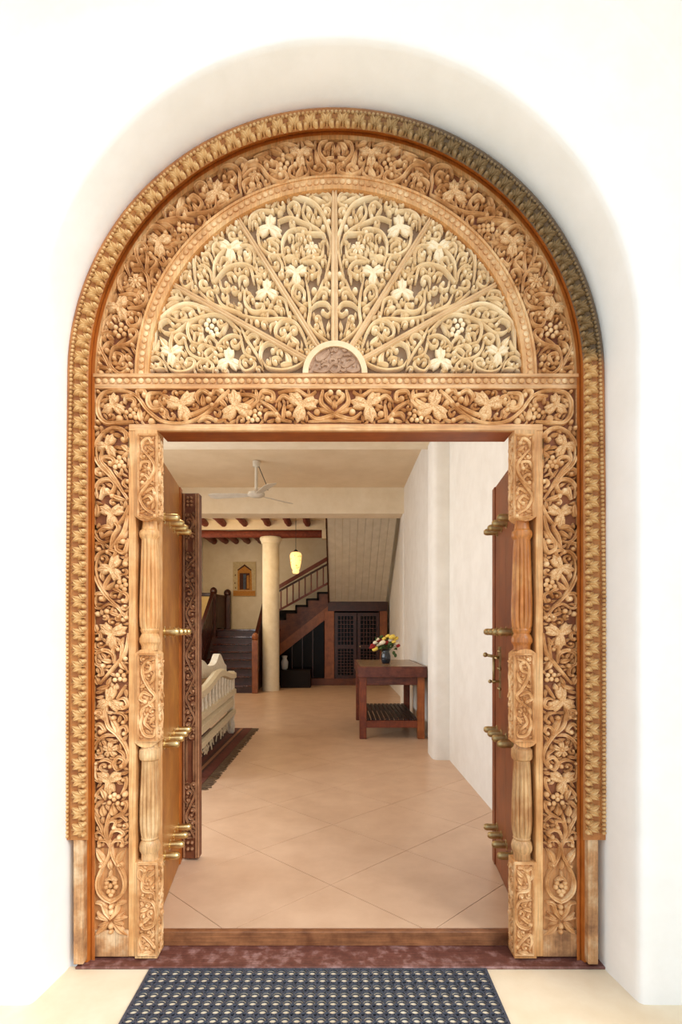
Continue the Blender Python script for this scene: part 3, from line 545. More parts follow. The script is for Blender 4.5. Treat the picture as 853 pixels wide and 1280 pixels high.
# ------------------------------------------------------------------ the carved door frame
CX = 420.0; YJ = 2.38; YT = 2.31
def Dp(px, py, Y): return ((px-VX)/F*Y, Y, EYE+(VY-py)/F*Y)
def pbox(mb, x0, y0, x1, y1, Yf, Yb, bev=.0015):
    a = Dp(x0, y0, Yf); b = Dp(x1, y1, Yf); mb.box((a[0], Yf, a[2]), (b[0], Yb, b[2]), bev)
def half(mb, r0, r1, cy, Yf, Yb, n=72, a0=0, a1=math.pi, cx=CX):
    k = Yf/F; V = []
    for i in range(n+1):
        a = a0+(a1-a0)*i/n
        for r, Y in ((r0, Yb), (r0, Yf), (r1, Yf), (r1, Yb)):
            V.append(((cx-VX+r*math.cos(a))*k, Y, EYE+(VY-cy+r*math.sin(a))*k))
    mb.add(V, [(i*4+j, i*4+(j+1) % 4, (i+1)*4+(j+1) % 4, (i+1)*4+j) for i in range(n) for j in range(4)]+[(3, 2, 1, 0), (n*4, n*4+1, n*4+2, n*4+3)])
frame = thing('door_frame', (0, YJ, ZP), 'tall carved teak door frame with round arch, vine carving and pierced fanlight set in the white wall', 'door frame')

# outer trim: sweep up the left side, over the arch, down the right side
def sweep(mb, sec, yb=1050, n=96):
    rows = []
    for i in range(13): rows.append(('L', yb+(470-yb)*i/12))
    for i in range(1, n): rows.append(('A', math.pi-math.pi*i/n))
    for i in range(13): rows.append(('R', 470+(yb-470)*i/12))
    V = []
    for t, v in rows:
        for r, Y in sec:
            if t == 'A': x, y = CX+r*math.cos(v), 470-r*math.sin(v)
            else: x, y = (CX-r if t == 'L' else CX+r), v
            V.append(Dp(x, y, Y))
    m = len(sec)
    mb.add(V, [(i*m+j, i*m+(j+1) % m, (i+1)*m+(j+1) % m, (i+1)*m+j) for i in range(len(rows)-1) for j in range(m)]+[tuple(range(m-1, -1, -1)), tuple(range((len(rows)-1)*m, len(rows)*m))])
def leaning(o, amt=.018):
    for v in o.data.vertices:
        t = min(1, max(0, (EYE+1.05-v.co.z)/.9)); s = max(0, (abs(v.co.x)-1.05)/.05)
        v.co.x += math.copysign(amt*t*min(1, s), v.co.x)
tr = MB(); sweep(tr, [(309.5, 2.40), (309.5, YT+.006), (312, YT), (326.5, YT), (328, YT+.008), (335, YT+.004), (336, YT+.012), (336, 2.405)])
trim = tr.build('outer_trim', 'trim_base', frame, True); autosm(trim, 40); leaning(trim)
fi = MB(); sweep(fi, [(301.5, 2.40), (301.5, YJ-.014), (305, YJ-.014), (306, YJ-.008), (313.5, YT+.03), (313.5, 2.40)], 1203); autosm(fi.build('trim_fillet', 'fillet', trim), 40)
for sg in (-1, 1):
    st = MB(); xa, xb = (CX+sg*328.5, CX+sg*316); pbox(st, xa, 1046, xb, 1206, YT+.004, 2.40, .003)
    st.build('trim_stud', 'weathered', trim)
def bead_mb(C, x, y, r, n=8):
    C.b_(x, y, r, raw=True)
BC = Carve(YT+.006, 2.4, 'trim_leaf', 3)
def path_pts(r, pitch, y1=1046, off=0):
    out = []; s_len = y1-470; n = int((2*s_len+math.pi*r)/pitch)
    for i in range(n+1):
        s = off+i*pitch
        if s < s_len: out.append((CX-r, y1-s, 180.0, 'L'))
        elif s < s_len+math.pi*r:
            a = math.pi-(s-s_len)/r; out.append((CX+r*math.cos(a), 470-r*math.sin(a), math.degrees(a), 'A'))
        elif s < 2*s_len+math.pi*r: out.append((CX+r, 470+(s-s_len-math.pi*r), 0.0, 'R'))
    return out
for x, y, a, t in path_pts(331.5, 5.2): BC.b_(x, y, 2.2, raw=True)
o = BC.build(trim, 'bead_border'); leaning(o); 
# leaf motif of the trim (local: +x outward, z along the path)
kT = YT/F
TC = Carve(YT, 6.0, 'trim_leaf', 5, proj=lambda x, y, h: (x*kT, -h*kT, -y*kT), step=1.0)
TC.s_(1.5, (-8, 0), (0, .5), (7, 0), raw=True)
for sg in (-1, 1):
    TC.d_(-4, sg*1.5, 7.5, sg*6.8, 4.3, raw=True); TC.d_(-6.5, sg*2.6, -.5, sg*9.6, 3.1, raw=True); TC.b_(-6.8, sg*6.6, 2.6, raw=True)
TC.d_(-2, 0, 9.0, 0, 2.8, raw=True)
mt_o = TC.mb.build('trim_leaf', 'trim_leaf', trim); autosm(mt_o, 38); first = True
for x, y, a, t in path_pts(319, 20.3, 1036, 0):
    q = mt_o if first else mt_o.copy()
    if not first: COL.objects.link(q)
    first = False
    lean = 0.006*min(1, max(0, (y-450)/250)) if t != 'A' else 0
    p = Dp(x, y, YT+.001); q.location = (p[0]+(-lean if x < CX else lean), p[1], p[2]); q.rotation_euler = (0, -math.radians(a), 0)

# arch panel: ground, inner bead ring, vine carving
ap = MB(); half(ap, 236, 303, 470, YJ+.012, 2.43); arch = ap.build('arch_panel', 'ground', frame)
rr = MB(); half(rr, 296.5, 303, 470, YJ-.010, YJ+.01); half(rr, 238, 251, 470, YJ-.008, YJ+.01); half(rr, 234.5, 239.5, 470, YJ-.013, 2.43); half(rr, 249, 252, 470, YJ-.012, YJ)
rr.build('arch_rim', 'edge', arch)
bc = Carve(YJ-.008, 1.9, 'raised', 4)
nb = 92
for i in range(nb+1):
    a = math.pi*(i+.5)/(nb+1); bc.b_(CX+244*math.cos(a), 470-244*math.sin(a), 3.3, raw=True)
bc.build(arch, 'bead_border')
AC = Carve(YJ+.011, 8.2, 'raised', 11)
def cl_arch(x, y):
    dx, dy = x-CX, y-470; r = math.hypot(dx, dy) or 1; q = min(298.5, max(249, r))/r; return (CX+dx*q, min(468, 470+dy*q))
AC.cl = cl_arch; arch_trace(AC)
AC.discs = [d for d in AC.discs]
def sdf_arch(X, Y): 
    r = np.hypot(X-CX, Y-470); return np.minimum(np.minimum(297-r, r-252), np.minimum(469-Y, CX+.5-X+0*Y))
AC.fill((110, 160, CX+1, 470), sdf_arch, 2.1, density=.85)
AC.mirror(CX-.0); AC.build(arch)

# transom
tb = MB(); pbox(tb, 118, 468, 722, 538.5, YJ+.010, 2.47, 0); transom = tb.build('transom', 'ground', frame)
te = MB(); pbox(te, 116, 466.5, 724, 471, YJ-.016, YJ+.01); pbox(te, 116, 470, 724, 480.5, YJ-.004, YJ+.01); pbox(te, 116, 480, 724, 485.5, YJ-.012, YJ+.01); pbox(te, 161, 530, 679, 538.3, YJ-.010, YJ+.01)
pbox(te, 116, 485, 119.5, 531, YJ-.008, YJ+.01); pbox(te, 720.5, 485, 724, 531, YJ-.008, YJ+.01)
te.build('transom_rail', 'edge_h', transom)
dn = Carve(YJ-.004, 2.6, 'raised', 5)
for i in range(67):
    x = 122+i*9.0; dn.b_(x, 475.4, 3.6, raw=True)
dn.build(transom, 'bead_border')
XC = Carve(YJ+.009, 7.4, 'raised', 12); XC.cl = lambda x, y: (max(119.8, x), min(530.5, max(485.8, y))); transom_trace(XC)
XC.fill((118, 484, CX+.5, 531), lambda X, Y: np.minimum(np.minimum(X-119, CX-1-X), np.minimum(Y-486, 530-Y)), 1.95, density=.85)
XC.mirror(418.5); XC.build(transom)

# fanlight
bd = MB(); half(bd, 1, 238, 467, 2.413, 2.424, cx=CX); fan_l = bd.build('fanlight_board', 'board', frame)
sp = MB()
def cl_lat(x, y):
    dx, dy = x-CX, y-467; r = math.hypot(dx, dy) or 1; q = min(236, r)/r; return (CX+dx*q, min(466.5, 467+dy*q))
LC = Carve(2.412, 9.0, 'lattice', 21); LC.fat = 1.05; LC.cl = cl_lat; lattice_trace(LC)
SPK = [((298, 272), (399, 433)), ((216, 354), (384, 448))]
for (a, b) in SPK:
    for i in range(60):
        t = i/59; LC.discs.append((a[0]+(b[0]-a[0])*t, a[1]+(b[1]-a[1])*t, 3.4))
for i in range(60): LC.discs.append((418, 236+3.3*i, 4.2))
def sdf_lat(X, Y):
    r = np.hypot(X-CX, Y-467); return np.minimum(np.minimum(235-r, r-40), np.minimum(466-Y, 418-X+0*Y))
LC.fill((184, 230, 419, 467), sdf_lat, 2.35, rcurl=3.6, density=.8)
LC.mirror(418.5); LC.build(fan_l, 'lattice_scrollwork', leafh=.74)
def rib(x0, y0, x1, y1, w):
    C = Carve(2.412, 12.5, 'spoke', 8, step=6); C.s_(w, (x0, y0), (x1, y1), raw=True, t0=.8, t1=1); o = C.mb.build('fanlight_rib', 'spoke', fan_l); autosm(o, 35)
for (a, b) in SPK:
    rib(*a, *b, 3.7); rib(837-a[0], a[1], 837-b[0], b[1], 3.7)
rib(418.3, 235, 418.3, 432, 4.6)
md = MB(); half(md, .5, 34, 466, 2.378, 2.42, 40, cx=419); medal = md.build('medallion', 'medal', fan_l)
mr = MB(); half(mr, 33.5, 40.5, 466, 2.366, 2.42, 40, cx=419); mr.build('medallion_rim', 'spoke', medal)
MC = Carve(2.378, 2.6, 'medal', 9, step=.8); MC.crop(340, 380, 5.331)
for w_, P in ((11, ((252, 430), (262, 390), (282, 362))), (11, ((275, 442), (330, 447), (372, 432), (380, 405), (352, 398), (332, 415))), (14, ((300, 345), (305, 368), (340, 352), (375, 318), (380, 300))),
              (9, ((388, 290), (398, 310), (415, 296), (428, 312), (440, 290))), (11, ((395, 345), (425, 352), (460, 345), (468, 322))), (11, ((392, 395), (392, 368), (420, 362), (428, 385), (402, 396), (380, 430))),
              (11, ((385, 436), (410, 452), (442, 438), (448, 408), (420, 402))), (11, ((455, 398), (482, 414), (515, 398), (545, 375), (522, 358), (498, 370))), (9, ((478, 340), (512, 332), (528, 345))),
              (11, ((500, 442), (540, 446), (578, 432), (572, 398))), (10, ((455, 430), (480, 440), (495, 425))), (10, ((470, 300), (500, 312))), (9, ((330, 395), (345, 380), (362, 385)))):
    MC.s_(w_, *P)
for x, y in ((360, 372), (448, 372), (470, 380), (545, 410), (320, 425), (400, 330), (300, 400)): MC.b_(x, y, 8)
MC.build(medal, 'carved_inscription')
autosm(bpy.data.objects[medal.name], 40)

# jambs and posts
JC = Carve(YJ+.009, 7.4, 'raised', 13); JC.cl = lambda x, y: (min(160.8, max(118.6, x)), max(532, y)); jamb_trace(JC)
JC.fill((118, 532, 161, 1060), lambda X, Y: np.minimum(np.minimum(X-118.8, 160-X), np.minimum(Y-532, 1058-Y)), 2.0, density=.85)
jd = (list(JC.mb.v), list(JC.mb.f))
def lathe_px(prof, cx, Yc):
    """turned column: prof rows (y px, radius px)"""
    k = YJ/F; return [(r*k, (VY-y)*k) for y, r in prof]
COLM = ((650, 8.5), (656, 9), (661, 10), (663, 12.2), (667, 13), (670, 12.4), (673, 10.5), (674, 10.2), (690, 10.8), (720, 11.8), (750, 12.9), (770, 13.2), (782, 12.4), (786, 11), (787.5, 11.6), (789, 11.2), (792, 9.8), (795, 11.5), (799, 13), (803, 12.8), (806, 11), (808, 10.4), (813, 10.6))
COLB = ((931, 9), (936, 10.5), (938, 12.8), (946, 13.2), (950, 12.4), (952, 10.2), (953, 10), (975, 11.2), (1005, 12.4), (1030, 12.8), (1042, 11.8), (1048, 10.4), (1050, 11), (1052, 9.8), (1055, 11.8), (1060, 13), (1065, 12.4), (1069, 10.4), (1079, 10.6))
def make_side(sg):
    fx = (lambda x: x) if sg < 0 else (lambda x: 2*CX-x)
    jb = MB(); pbox(jb, fx(112), 538.6, fx(170), 1196, YJ+.010, 2.425, 0); jamb = jb.build('jamb', 'ground', frame)
    je = MB(); pbox(je, fx(160.5), 538, fx(169.5), 1196, YJ-.008, 2.50, .003); pbox(je, fx(112.5), 531, fx(118), 1196, YJ-.006, YJ+.01, .002); je.build('jamb_edge', 'edge', jamb)
    jf = MB(); pbox(jf, fx(117), 1163, fx(161), 1196, YJ-.005, YJ+.008); jf.build('jamb_foot', 'weathered', jamb); jf = MB(); pbox(jf, fx(117), 1060, fx(161), 1164, YJ+.0075, YJ+.012); jf.build('jamb_ground', 'foot', jamb)
    C = Carve(YJ+.009, 7.4, 'raised'); C.mb.v, C.mb.f = list(jd[0]), list(jd[1]); C.leaves = list(JC.leaves); C.grapes = list(JC.grapes)
    if sg > 0:
        X0 = (CX-VX)*C.Y/F*(1-.85*C.H/F); C.mb.v = [(2*X0-x, y, z) for x, y, z in C.mb.v]; C.mb.f = [tuple(reversed(f)) for f in C.mb.f]
        C.leaves = [(2*CX-x, y, r, 180-a, k) for x, y, r, a, k in C.leaves]; C.grapes = [[(2*CX-x, y, r) for x, y, r in G] for G in C.grapes]
    C.build(jamb)
    # post
    bk = MB(); k = YJ/F; Xf = lambda x: (fx(x)-VX)*k
    zt = lambda y: EYE+(VY-y)*k
    Ya, Yb = YJ-.012, YJ+.075; cyl = 'edge'
    def block(y0, y1, rt, rb_):
        xs0, xs1 = Xf(170), Xf(197.5); w_ = abs(xs1-xs0); xm = (xs0+xs1)/2
        poly = []
        def edge(y, r, s):
            z = zt(y)
            if not r: return [(xm-s*w_/2, z), (xm+s*w_/2, z)]
            return [(xm+s*w_/2*u, z-(1 if y == y1 else -1)*(-.022)*abs(u)**2.6 if False else z+(.022 if y == y1 else -.022)*abs(u)**2.4) for u in (-1, -.9, -.75, -.5, 0, .5, .75, .9, 1)]
        poly = edge(y0, rt, 1)+edge(y1, rb_, -1)
        m = MB(); m.prism(poly, 'y', Ya, Yb); o = m.build('post_block', 'edge', post)
        return o
    cm = MB(); n = 96
    c = (Xf(184.5), YJ+.030)
    for PR, fl_ in ((COLM, (676, 784)), (COLB, (955, 1047))):
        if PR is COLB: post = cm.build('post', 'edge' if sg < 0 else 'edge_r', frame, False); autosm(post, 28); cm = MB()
        pr = [(r*k, EYE+(VY-y)*k) for y, r in PR]
        cm.lathe([(r, z) for r, z in pr], (c[0], c[1], 0), n, 'z', (EYE+(VY-fl_[1])*k, EYE+(VY-fl_[0])*k))

    autosm(cm.build('post_column', 'pale_col', post), 28)
    b1 = block(538.5, 652, False, True); b2 = block(811, 934, True, True); b3 = block(1077, 1196, False, False)
    for (y0, y1, e0, e1, sd) in ((545, 644, 0, 4, 1), (820, 924, 6, 6, 2), (1082, 1192, 2, 2, 3)):
        rim = Carve(Ya, 1.2, 'raised', sd); x0, x1 = 174.2, 194
        rim.s_(1.0, (x0, y0), (x1, y0), (x1, y1), (x0, y1), (x0, y0), raw=True) if False else None
        C = Carve(Ya+.001, 4.2, 'raised', sd+20, step=1.2)
        if sd == 1:
            C.crop(80, 525, 6.5615)
            C.k_(12, (640, 240), (640, 180), (690, 145), (715, 185)); C.s_(12, (640, 240), (720, 330), (740, 400), (700, 480), (630, 560)); C.k_(12, (622, 410), (638, 345), (700, 345), (690, 395)); C.d_(735, 250, 670, 200, 16)
            C.d_(700, 300, 740, 250, 14); C.b_(640, 450, 20); C.k_(12, (620, 490), (650, 445), (690, 480), (670, 520), (640, 512)); C.s_(12, (722, 485), (640, 580), (620, 640), (660, 720), (740, 775)); C.k_(12, (660, 600), (720, 560), (742, 600)); C.k_(12, (640, 650), (690, 620), (722, 660), (690, 682))
            C.d_(720, 730, 742, 650, 16); C.k_(12, (620, 775), (690, 802), (742, 785))
        elif sd == 2:
            C.crop(80, 770, 6.5615)
            C.s_(13, (742, 350), (670, 380), (640, 440), (655, 520), (700, 600), (745, 660), (700, 720), (640, 760)); C.k_(12, (640, 470), (700, 450), (712, 400), (690, 385)); C.d_(700, 560, 740, 440, 20); C.d_(670, 560, 610, 590, 18); C.k_(13, (720, 660), (650, 630), (620, 680), (660, 705)); C.d_(690, 700, 740, 760, 20); C.d_(660, 740, 625, 840, 20)
            C.crop(80, 890, 6.5615); C.s_(13, (640, 20), (625, 110), (660, 190), (730, 200), (745, 140)); C.s_(12, (690, 10), (660, 90), (720, 150)); C.d_(740, 40, 700, 110, 20)
        else:
            C.crop(80, 1010, 6.5615)
            C.k_(13, (640, 600), (610, 560), (620, 500), (660, 520)); C.d_(690, 570, 750, 500, 22); C.s_(13, (735, 495), (680, 510), (640, 600), (650, 680), (730, 700), (745, 760)); C.d_(700, 640, 750, 560, 20)
            C.crop(80, 1090, 6.5615); C.k_(13, (620, 230), (720, 250), (755, 340), (730, 440), (660, 470), (630, 440)); C.d_(620, 330, 700, 310, 22); C.d_(640, 430, 720, 370, 22); C.k_(13, (640, 640), (620, 570), (640, 520), (700, 570), (740, 620)); C.d_(740, 500, 690, 560, 18); C.d_(640, 680, 740, 660, 20)
        C.fill((x0, y0, x1, y1), lambda X, Y, a=x0, b=x1, c_=y0, d=y1: np.minimum(np.minimum(X-a-.6, b-.6-X), np.minimum(Y-c_-.6, d-.6-Y)), 1.3, rcurl=3.2, g=.5)
        R_ = Carve(Ya+.002, 3.6, 'raised', 1, step=5)
        for a_, b_ in (((x0-1.6, y0-2), (x0-1.6, y1+2)), ((x1+1.4, y0-2), (x1+1.4, y1+2)), ((x0-2, y0-2), (x1+2, y0-2)), ((x0-2, y1+2), (x1+2, y1+2))):
            n0 = len(C.discs); C.step = 5; C.s_(1.3, a_, b_, raw=True, t0=1, t1=1)
        if sg > 0:
            X0 = (CX-VX)*C.Y/F*(1-.85*C.H/F); C.mb.v = [(2*X0-x, y, z) for x, y, z in C.mb.v]; C.mb.f = [tuple(reversed(f)) for f in C.mb.f]
        C.build(post)
        # carving on the inner side face
        xi = Xf(197.5); dr = 1 if sg < 0 else -1
        Cs = Carve(YJ, 3.2, 'raised', sd+40, proj=lambda u, v, h: (xi+dr*h*k*.6, Ya+u*k, EYE+(VY-v)*k), step=1.6)
        Cs.s_(1.6, (4, y0), (20, (y0*3+y1)/4), (5, (y0+y1)/2), (20, (y0+3*y1)/4), (6, y1), raw=True)
        Cs.fill((2, y0, 23, y1), lambda X, Y, c_=y0, d=y1: np.minimum(np.minimum(X-3, 22-X), np.minimum(Y-c_, d-Y)), 1.7, rcurl=3.4)
        if sg > 0: pass
        Cs.build(post)

make_side(-1); make_side(1)
hl = MB(); a = Dp(197, 538.4, YJ); b = Dp(643, 538.4, YJ); hl.box((a[0], YJ-.004, a[2]), (b[0], 2.52, a[2]+.03)); hl.build('head_lining', 'head', frame)
sl = MB(); sl.box((-1.11, 2.318, ZP), (1.13, 2.478, -.064), .003); sl.build('sill', 'sill', frame)
sl = MB(); sl.box((-.80, 2.472, -.064), (.80, 2.505, -.0005), .003); sl.build('step', 'step', frame)
for sg in (-1, 1):
    lj = MB(); lj.box((sg*.80, 2.455, -.06), (sg*.97, 2.50, 2.25)); lj.build('frame_backing', 'edge', frame)

# ------------------------------------------------------------------ door leaves
def spike_mesh():
    m = MB(); m.lathe([(.018, 0), (.018, .01), (.0125, .012), (.0125, .058), (.010, .068), (.004, .073)], (0, 0, 0), 10, 'x')
    return m
def leafdoor(sg):
    hx, hy = sg*.835, 2.515; ex, ey = (sg*.925 if sg < 0 else .905), 3.235
    root = thing('door_leaf', (hx, hy, 0), ('left teak door leaf, honey brown, swung inward, with brass spikes and a carved edge post' if sg < 0 else 'right teak door leaf, dark red brown, swung inward, with brass spikes and a brass latch'), 'door')
    L_ = math.hypot(ex-hx, ey-hy); ang = math.atan2(ey-hy, ex-hx)
    # local: x along the leaf, y = towards the passage is -? ; built local then placed under a rotated pivot
    ca, sa = math.cos(ang), math.sin(ang); nx, ny = (sa, -ca) if sg < 0 else (-sa, ca)   # normal to the passage side
    def P(u, t, z): return (hx+ca*u+nx*t, hy+sa*u+ny*t, z)
    def bx(mb, u0, u1, t0, t1, z0, z1):
        V = [P(u, t, z) for u in (u0, u1) for t in (t0, t1) for z in (z0, z1)]
        mb.add(V, [(0, 1, 3, 2), (4, 6, 7, 5), (0, 4, 5, 1), (2, 3, 7, 6), (0, 2, 6, 4), (1, 5, 7, 3)])
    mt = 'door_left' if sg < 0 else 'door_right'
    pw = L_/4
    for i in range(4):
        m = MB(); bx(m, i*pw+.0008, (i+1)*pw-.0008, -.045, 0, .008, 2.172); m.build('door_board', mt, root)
    m = MB(); bx(m, L_-.07, L_+.002, 0, .006, .008, 2.172); m.build('edge_strip', 'fillet' if sg < 0 else mt, root)
    us = (.20, .345, .475, .60)
    for z, tilt in ((1.905, 0), (1.342, 0), (.79, 0), (.24, 0)):
        for u in us:
            root_s = MB()
            prof = [(.024, 0), (.024, .005), (.0185, .007), (.0195, .056), (.0165, .068), (.009, .075)]; n = 10; V = []
            for r, t in prof:
                for q in range(n):
                    a = 2*math.pi*q/n; V.append(P(u+r*math.cos(a), t, z+r*math.sin(a)))
            root_s.add(V, [(i*n+q, i*n+(q+1) % n, (i+1)*n+(q+1) % n, (i+1)*n+q) for i in range(len(prof)-1) for q in range(n)]+[tuple(range((len(prof)-1)*n, len(prof)*n))])
            for q in range(8):   # star collar
                a = 2*math.pi*q/8; p0 = P(u+.030*math.cos(a), .003, z+.030*math.sin(a)); p1 = P(u+.017*math.cos(a-.35), .0, z+.017*math.sin(a-.35)); p2 = P(u+.017*math.cos(a+.35), .0, z+.017*math.sin(a+.35)); p3 = P(u+.015*math.cos(a), .008, z+.015*math.sin(a))
                root_s.add([p0, p1, p2, p3], [(0, 1, 3), (0, 3, 2), (0, 2, 1), (1, 2, 3)])
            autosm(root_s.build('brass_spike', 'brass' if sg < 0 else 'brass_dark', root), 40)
    if sg < 0:
        # carved edge post, its face to the street
        Yf = 3.225; x0, x1 = 226.5, 248.5; kx = Yf/F; X0, X1 = (x0-VX)*kx, (x1-VX)*kx
        m = MB(); m.box((X0, Yf+.008, .012), (X1, Yf+.075, 2.155), .004); pst = m.build('edge_post', 'darker', root)
        zt = lambda y: EYE+(VY-y)*kx
        e = MB()
        for xa, xb in ((229, 231), (244.2, 246.2), (246.8, 248.6)): e.box(((xa-VX)*kx, Yf, .02), ((xb-VX)*kx, Yf+.012, 2.15), .001)
        e.build('edge_moulding', 'dark_carve', pst)
        C = Carve(Yf+.008, 3.4, 'dark_carve', 77, step=1.4)
        for r_ in range(3):
            for c_ in range(2): C.b_(234.4+c_*4.6, 622+r_*4.6, 1.9, raw=True)
        pan = lambda y0, y1, s: C.s_(1.5, *[(237.6+5*math.sin(i*1.57+s), y0+(y1-y0)*i/n_) for n_ in (max(3, int((y1-y0)/13)),) for i in range(n_+1)], raw=True)
        for y0, y1 in ((642, 672), (690, 712), (728, 925), (980, 1048)): pan(y0, y1, 0)
        for y0, y1 in ((674, 688), (926, 976)):
            C.s_(1.2, (233, y0), (233, y1), raw=True); C.s_(1.2, (242, y0), (242, y1), raw=True)
        for x in (234.4, 239.6): 
            for y in (1054, 1062): C.b_(x, y, 2.2, raw=True)
        for y0, y1 in ((640, 673), (689, 925), (978, 1050)):
            C.fill((231, y0, 244, y1), lambda X, Y, c_=y0, d=y1: np.minimum(np.minimum(X-231.3, 243.8-X), np.minimum(Y-c_, d-Y)), 1.1, rcurl=2.3, g=.5)
        C.build(pst)
    else:
        # latch: back plate, lever and knobs
        m = MB(); bx(m, .50, .53, 0, .006, .98, 1.24); bx(m, .49, .54, 0, .008, 1.19, 1.26); pl = m.build('latch_plate', 'brass_dark', root)
        m = MB(); m.tube([P(.515, 0, 1.20), P(.515, .05, 1.21), P(.515, .075, 1.215)], .008, 8); m.ball(P(.515, .08, 1.216), .014); m.build('latch_handle', 'brass_dark', pl, True)
        m = MB(); m.tube([P(.515, 0, 1.07), P(.515, .05, 1.07)], .007, 8); m.ball(P(.515, .055, 1.07), .011); m.build('latch_knob', 'brass_dark', pl, True)
        m = MB(); m.tube([P(.44, .03, 1.20), P(.515, .03, 1.20), P(.60, .03, 1.205)], .006, 8); m.tube([P(.515, .035, 1.20), P(.515, .035, 1.06)], .006, 8); m.build('latch_bolt', 'brass_dark', pl, True)
        for zz in (1.03, 1.14, 1.235):
            for uu in (.495, .535):
                m = MB(); m.ball(P(uu, .006, zz), .008, n=6, m=4); m.build('latch_stud', 'brass_dark', pl, True)
leafdoor(-1); leafdoor(1)

# ------------------------------------------------------------------ hall shell
def bs(name, a, b, m, bev=0): mb = MB(); mb.box(a, b, bev); return struct(name, mb, m)
XL, XR = -3.6, 1.15; ZC = 3.81; YB = 14.6
mb = MB(); mb.box((XR, 2.62, -.1), (1.7, 5.8, ZC)); mb.box((1.12, 6.15, -.1), (1.7, 9.55, ZC)); struct('wall_right', mb, 'plaster_in')
mb = MB(); mb.box((1.25, 9.55, -.1), (1.7, YB+.2, ZC)); struct('wall_right', mb, 'plaster_in')
# rounded pilaster
pil = [(1.3, 5.72), (1.15, 5.72)]+[(1.135-.155*math.sin(t), 5.93-.19*math.cos(t)) for t in [math.pi*i/12 for i in range(2, 12)]]+[(1.3, 6.16)]
pil = [(1.3, 5.74), (1.10, 5.74), (1.03, 5.745), (1.0, 5.76), (.985, 5.79), (.98, 5.84), (.98, 6.08), (.99, 6.13), (1.02, 6.16), (1.3, 6.17)]
mb = MB(); mb.prism(pil, 'z', -.05, ZC); autosm(struct('wall_right_pilaster', mb, 'plaster_in'), 50)
bs('trim_1', (XL, 5.75, 3.38), (1.3, 6.2, ZC), 'plaster_warm', .01)
bs('trim_2', (XL, 9.5, 3.36), (1.3, 9.9, ZC+.02), 'plaster_warm', .01)
bs('wall_right_pier', (1.10, 9.5, -.05), (1.35, 9.9, 3.37), 'plaster_in', .01)
bs('ceiling', (XL-.3, 2.41, ZC), (1.7, 9.7, ZC+.2), 'ceiling')
bs('ceiling', (XL-.3, 9.7, ZC), (1.7, YB+.2, ZC+.2), 'plaster_warm')
# left wall with made-up window openings, unseen, cut to let in light
mb = MB(); w0, w1, w2, w3 = 5.7, 7.9, 11.5, 12.9
for (a, b, z0, z1) in ((2.62, 3.45, -.1, ZC), (3.45, 5.15, -.1, .9), (3.45, 5.15, 2.9, ZC), (5.15, w0, -.1, ZC), (w0, w1, -.1, .9), (w0, w1, 2.9, ZC), (w1, w2, -.1, ZC), (w2, w3, -.1, 1.8), (w2, w3, 3.2, ZC), (w3, YB+.2, -.1, ZC)):
    mb.box((XL-.3, a, z0), (XL, b, z1))
struct('wall_left', mb, 'plaster_in')
bs('wall_back', (XL-.3, YB, -.1), (1.7, YB+.2, ZC), 'plaster_warm')

# floor: bed plus every tile, laid on the diagonal
floor = tag(thing('floor', (0, 2.51, 0)), kind='structure')
mb = MB(); mb.box((XL, 2.475, -.1), (1.4, YB, -.003)); mb.build('floor_bed', 'grout', floor)
def clip(poly, ax, v, keep_less):
    out = []
    for i in range(len(poly)):
        p, q = poly[i], poly[(i+1) % len(poly)]
        ip = (p[ax] <= v) == keep_less or p[ax] == v; iq = (q[ax] <= v) == keep_less or q[ax] == v
        if ip: out.append(p)
        if ip != iq:
            t = (v-p[ax])/(q[ax]-p[ax]); out.append((p[0]+(q[0]-p[0])*t, p[1]+(q[1]-p[1])*t))
    return out
hd = .455; g_ = .0017
for i in range(-10, 6):
    for j in range(-2, 30):
        if (i+j) % 2 == 0: continue
        cx, cy = -.045+hd*i, 2.927+hd*j; r = hd-g_*1.4
        P_ = [(cx+r, cy), (cx, cy+r), (cx-r, cy), (cx, cy-r)]
        for ax, v, kl in ((0, XL, False), (0, 1.25 if cy > 9.9 else 1.15, True), (1, 2.506, False), (1, YB, True)):
            if P_: P_ = clip(P_, ax, v, kl)
        if len(P_) < 3: continue
        mb = MB(); mb.prism(P_, 'z', -.02, 0); mb.build('floor_tile', 'tile', floor)

# ------------------------------------------------------------------ back of the hall: log beam, rafters, column
def log(name, p, q, r, m, seed, label=None, cat=None, group=None):
    rd = random.Random(seed); n = 14; pts = []; rs = []
    for i in range(n+1):
        t = i/n; pts.append([p[k]+(q[k]-p[k])*t+(rd.uniform(-.008, .008) if 0 < i < n else 0) for k in range(3)]); rs.append(r*rd.uniform(.9, 1.08))
    mb = MB(); mb.tube(pts, rs, 10); o = mb.build(name, m, None, True); autosm(o, 50); return tag(o, label, cat, group)
log('ceiling_beam', (-3.6, 12.4, 3.515), (-.38, 12.4, 3.515), .085, 'log', 1, 'long red-brown log beam lying across the top of the round column', 'beam')
mb = MB(); mb.box((-3.6, 12.33, 3.60), (-.30, 12.5, 3.81)); mb.box((-.38, 12.3, 3.40), (-.22, 12.5, 3.62), .01); struct('trim_3', mb, 'plaster_warm')
for k, px in enumerate((232, 254, 277, 304, 334, 360, 384)):
    X = (px-VX)/F*12.1; log('ceiling_rafter', (X, 9.92, 3.73), (X, 12.32, 3.73), .072, 'log', 10+k, ('leftmost log rafter in front of the log beam, hidden behind the carved door edge', 'second log rafter from the left in front of the log beam', 'log rafter in front of the log beam, above the left stair newels', 'log rafter in front of the log beam, above the wall picture', 'log rafter in front of the log beam, directly above the round column', 'log rafter in front of the log beam, above and left of the lantern', 'rightmost log rafter in front of the log beam, beside the boarded soffit')[k], 'rafter', 'log rafters in front of the log beam')
